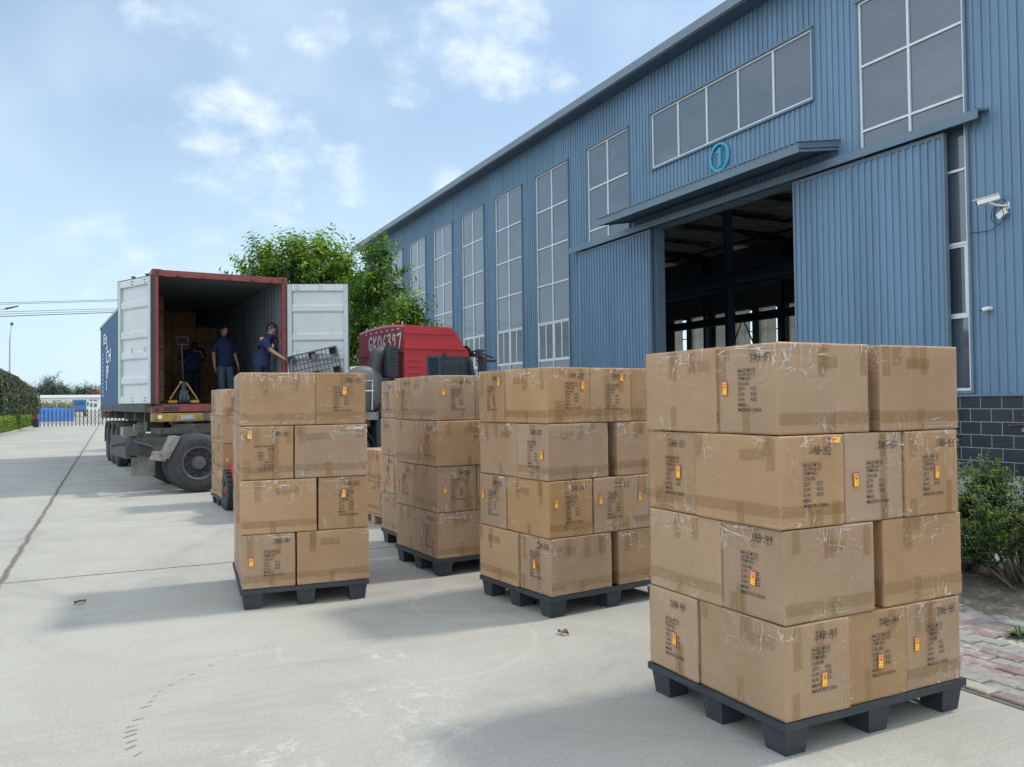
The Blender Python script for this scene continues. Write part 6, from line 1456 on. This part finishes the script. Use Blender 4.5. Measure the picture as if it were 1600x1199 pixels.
gdir = V3((.985, .17, 0)).normalized(); n = 26; sp_ = .275
for i in range(n):
    p = gdir*(i*sp_); mb = MB(); mb.box(p.x-.034, p.x+.034, p.y-.03, p.y+.03, .05, 1.32); mb.cyl((p.x, p.y, 1.30), (p.x, p.y, 1.36), .03, n=8)
    mb.cyl((p.x-.02, p.y, .04), (p.x+.02, p.y, .04), .05, n=10); mb.build('gate_post', GT, ga)
mb = MB()
for i in range(n-1):
    p, q = gdir*(i*sp_+.02), gdir*((i+1)*sp_-.02)
    for k in range(3):
        za, zb = .12+k*.38, .12+(k+1)*.38
        mb.tube([(p.x, p.y, za), (q.x, q.y, zb)], .016, 4); mb.tube([(p.x, p.y, zb), (q.x, q.y, za)], .016, 4)
lt = mb.build('lattice', mat('gate_lattice_grey', (.12, .115, .11), .5), ga); lt['kind'] = 'stuff'
# ------------------------------------------------------------------ beyond the gate
HB = mat('blue_hoarding', (.045, .22, .62), .6, var=.15, scale=.8)
ho = empty('site_hoarding', (-9, 100, 0), 0, 'bright blue sheet hoarding beyond the gate', 'hoarding')
mb = MB(); c0, c1 = at(60, 634, 100), at(116, 639, 100)
mb.add([q for k in range(60) for q in ((c0.x-4+(c1.x-c0.x+4)*k/59+9, .03*(k % 2), 0), (c0.x-4+(c1.x-c0.x+4)*k/59+9, .03*(k % 2), c0.z+(c1.z-c0.z)*k/59))], [(2*k, 2*k+2, 2*k+3, 2*k+1) for k in range(59)])
mb.build('sheet', HB, ho); mb = MB(); mb.box(c0.x-4+9, c1.x+9, .04, .08, .5, .56); mb.build('rail', GRM, ho)
wd = MB(); rnd = random.Random(2)
for i in range(2500):
    px = rnd.uniform(55, 116); zt = 1.5+(636.5-rnd.uniform(627, 634.5))/F*108*(1 if rnd.random() < .5 else .7); c = at(px, 630, 108+rnd.uniform(0, 3)); leaf(wd, V3((c.x, c.y, rnd.uniform(.3, zt))), V3((rnd.uniform(-1, 1), 0, 1)), V3((0, -1, .3)), rnd.uniform(.12, .3), .04, rnd.choice([0, 1, 1, 2, 3, 3]))
tag(wd.build('weeds', [leafmat('dry_weed', (.20, .15, .09)), leafmat('weed_green', (.10, .15, .05)), leafmat('weed_dull', (.13, .12, .07)), leafmat('weed_pink', (.26, .20, .15))]), kind='stuff')
YB2 = 185
bd = empty('low_workshop', (at(100, 640, YB2).x, YB2, 0), 0, 'long low white workshop with a flat pale roof band, far beyond the gate', 'building')
CRM = mat('cream_wall', (.62, .62, .58), .8, var=.06, scale=.3); RBD = mat('pale_roof_band', (.70, .73, .74), .6, var=.04)
bx0 = at(50, 630, YB2).x-bd.location.x; zt = at(100, 617.5, YB2).z; zb_ = at(100, 621.5, YB2).z
mb = MB(); mb.box(bx0, 26, 0, 12, 0, zb_); mb.build('wall', CRM, bd); mb = MB(); mb.box(bx0-.6, 26.5, -.6, 12.5, zb_+.005, zt); mb.build('roof_band', RBD, bd)
DW = mat('far_window_glass', (.10, .14, .17), .2)
for xa, xb, ya, yb in ((83, 87, 625, 628), (87.6, 91, 625, 628), (91.6, 95, 625, 628), (61, 65, 625.5, 629), (140, 145, 624, 627.5), (146, 152, 624, 627.5), (140, 145, 630, 637), (146, 152, 630, 637)):
    A = at(xa, yb, YB2); B_ = at(xb, ya, YB2); mb = MB(); mb.box(A.x-bd.location.x, B_.x-bd.location.x, -.03, .02, A.z, B_.z); w_ = mb.build('window', WHT, bd)
    mb = MB(); mb.box(A.x-bd.location.x+.06, B_.x-bd.location.x-.06, -.035, -.031, A.z+.06, B_.z-.06); mb.build('pane', DW, w_)
rr = empty('red_roof_house', (at(149, 618, 240).x, 240, 0), 0, 'distant house showing only its bright red pitched roof', 'house'); s_ = 240/F
mb = MB(); mb.box(-2, 2.5, 0, 6, 0, 4.6); mb.build('wall', CRM, rr); mb = MB(); mb.prism([(-2.3, 4.6), (3, 4.6), (3, 5.2), (-.9, 6.3)], 'y', -.3, 6.3); mb.build('roof', mat('red_sheet_roof', (.50, .07, .09), .6), rr)
kb = at(124, 636, 150); bt = empty('parked_truck', (kb.x, 150, 0), 0, 'small bright blue truck parked beyond the gate, seen from behind', 'truck')
TB = mat('truck_blue', (.04, .17, .42), .5, var=.1)
mb = MB(); mb.box(-1.0, 1.0, 0, 1.9, .9, 2.75); mb.build('cab_body', TB, bt, bevel=.1)
mb = MB(); mb.box(-.8, .8, -.02, -.003, 1.8, 2.5); mb.build('window_glass', mat('blue_tint_glass', (.03, .08, .2), .2), bt)
mb = MB(); mb.box(-1.1, 1.1, -3.5, -.1, .75, 1.05); mb.build('load_bed', mat('truck_bed_rust', (.16, .07, .06), .8), bt)
for x in (-.85, .85):
    for y in (-2.8, 1.0): mb = MB(); mb.cyl((x-.15, y, .45), (x+.15, y, .45), .45, n=18); mb.build('wheel', TYR, bt)
mb = MB(); mb.box(1.1, 1.3, 1.5, 1.6, 1.7, 2.3); mb.build('wing_mirror', GSK, bt)
FT = [leafmat('far_leaf', (.085, .115, .085), .2), leafmat('far_leaf_dark', (.055, .08, .065), .2), leafmat('far_leaf_pale', (.12, .15, .115), .2), leafmat('far_leaf_4', (.10, .13, .09), .2)]
def fartree(label, px, top, wpx, Y, seed, kind):
    b_ = (at(px, 637, Y).x, Y, 0); s = Y/F/.9; h = at(px, top, Y).z; w = wpx*s/2
    if kind == 'tall': bl = [(V3((0, 0, h*.35)), w, w, h*.28), (V3((0, 0, h*.6)), w*.8, w*.8, h*.25), (V3((0, 0, h*.85)), w*.42, w*.42, h*.17)]
    else: bl = [(V3((0, 0, h*.6)), w, w, h*.4), (V3((w*.4, 0, h*.55)), w*.7, w*.7, h*.3)]
    tree('distant_tree', label, b_, bl, seed, 330, .8, .25, group='trees on the far horizon', mats=FT, nl=9, pal=(.3, .4, .25, .05))
fartree('tallest distant tree, pointed, beyond the white workshop', 83, 589, 15, 235, 31, 'tall')
fartree('slim pointed distant tree just left of the tallest one', 72, 597, 9, 238, 32, 'tall')
fartree('low round distant tree beside the weeping tree', 61, 606, 22, 240, 33, 'r')
fartree('small pointed distant tree right of the tallest one', 97, 607, 9, 236, 34, 'tall')
fartree('small dark distant tree above the middle of the workshop', 107, 609, 9, 236, 35, 'tall')
fartree('round distant tree left of the red roof', 135, 608, 18, 240, 36, 'r')
fartree('low distant tree between dark tree and red roof', 124, 613, 14, 242, 37, 'r')
fartree('low spreading distant tree behind the container front', 160, 611, 30, 245, 38, 'r')
# street lamps
LP = mat('lamp_post_grey', (.32, .34, .35), .5, var=.05)
for (px, Y, top, label, kind) in ((15, 70, 507, 'slim pole lamp with a small round head by the weeping tree', 'a'), (-28, 60, 486, 'street lamp with a long arm reaching in at the left edge', 'b')):
    c = at(px, 640, Y); zt = at(px, top, Y).z; lp = empty('street_lamp', (c.x, Y, 0), 0, label, 'street lamp')
    mb = MB()
    if kind == 'a':
        mb.tube([(0, 0, 0), (0, 0, zt*.6), (.0, 0, zt*.85), (.12, 0, zt)], [.07, .055, .045, .03], 8); mb.build('pole', LP, lp, smooth=True)
        mb = MB(); mb.lathe([(0, -.12), (.10, -.08), (.12, 0), (.08, .08), (0, .1)], (.13, 0, zt+.05), (0, 0, 1), 12); mb.build('lamp_head', DGP, lp, smooth=True)
    else:
        e = at(8, 483, Y)-c; e2 = at(29, 478.5, Y)-c
        mb.tube([(0, 0, 0), (0, 0, zt-.2), (.2, 0, zt+.02), (e.x, 0, e.z+c.z)], [.08, .06, .04, .03], 8); mb.build('pole', LP, lp, smooth=True)
        mb = MB(); mb.hexa([(e.x, -.14, e.z+c.z-.05), (e2.x, -.1, e2.z+c.z-.03), (e2.x, .1, e2.z+c.z-.03), (e.x, .14, e.z+c.z-.05), (e.x, -.12, e.z+c.z+.06), (e2.x, -.08, e2.z+c.z+.03), (e2.x, .08, e2.z+c.z+.03), (e.x, .12, e.z+c.z+.06)]); mb.build('lamp_head', DGP, lp, bevel=.02)
# overhead wires between two poles out of sight
WR = mat('cable_black', (.03, .03, .035), .6)
ord_ = ('topmost', 'second highest', 'middle', 'second lowest', 'lowest, thickest')
for k, (ya, yb, r_) in enumerate(((474, 469, .022), (476.5, 471, .022), (488.5, 483, .022), (492, 486, .022), (496, 488.5, .035))):
    A = at(-60, ya+1, 92); B_ = at(200, yb-1, 92); dx = (B_-A)/260; P0 = A-dx*500; P1 = B_+dx*900; pts = []
    for i in range(41):
        t = i/40; p = P0.lerp(P1, t); q = (P0.x+(P1.x-P0.x)*t); u = (p.x-A.x)/(B_.x-A.x); pts.append((p.x, 92, A.z+(B_.z-A.z)*u + .0*t))
    mb = MB(); mb.tube(pts, r_, 5); tag(mb.build('overhead_wire', WR), '%s overhead wire crossing the sky left of the container' % ord_[k], 'wire', 'overhead wires')
for px, lab in ((-420, 'concrete utility pole carrying the overhead wires, outside the left edge'), (1000, 'concrete utility pole carrying the wires behind the warehouse')):
    c = at(px, 560, 92); mb = MB(); up_ = empty('utility_pole', (c.x, 92, 0), 0, lab, 'pole'); zz = at(px, 474-(px+60)/52, 92).z
    mb.cyl((0, 0, 0), (0, 0, zz+.6), .18, .11, n=12); mb.build('pole', LP, up_); mb = MB(); mb.box(-.9, .9, -.05, .05, zz-.1, zz); mb.box(-.9, .9, -.05, .05, zz-1.6, zz-1.5); mb.build('crossarm', LP, up_)
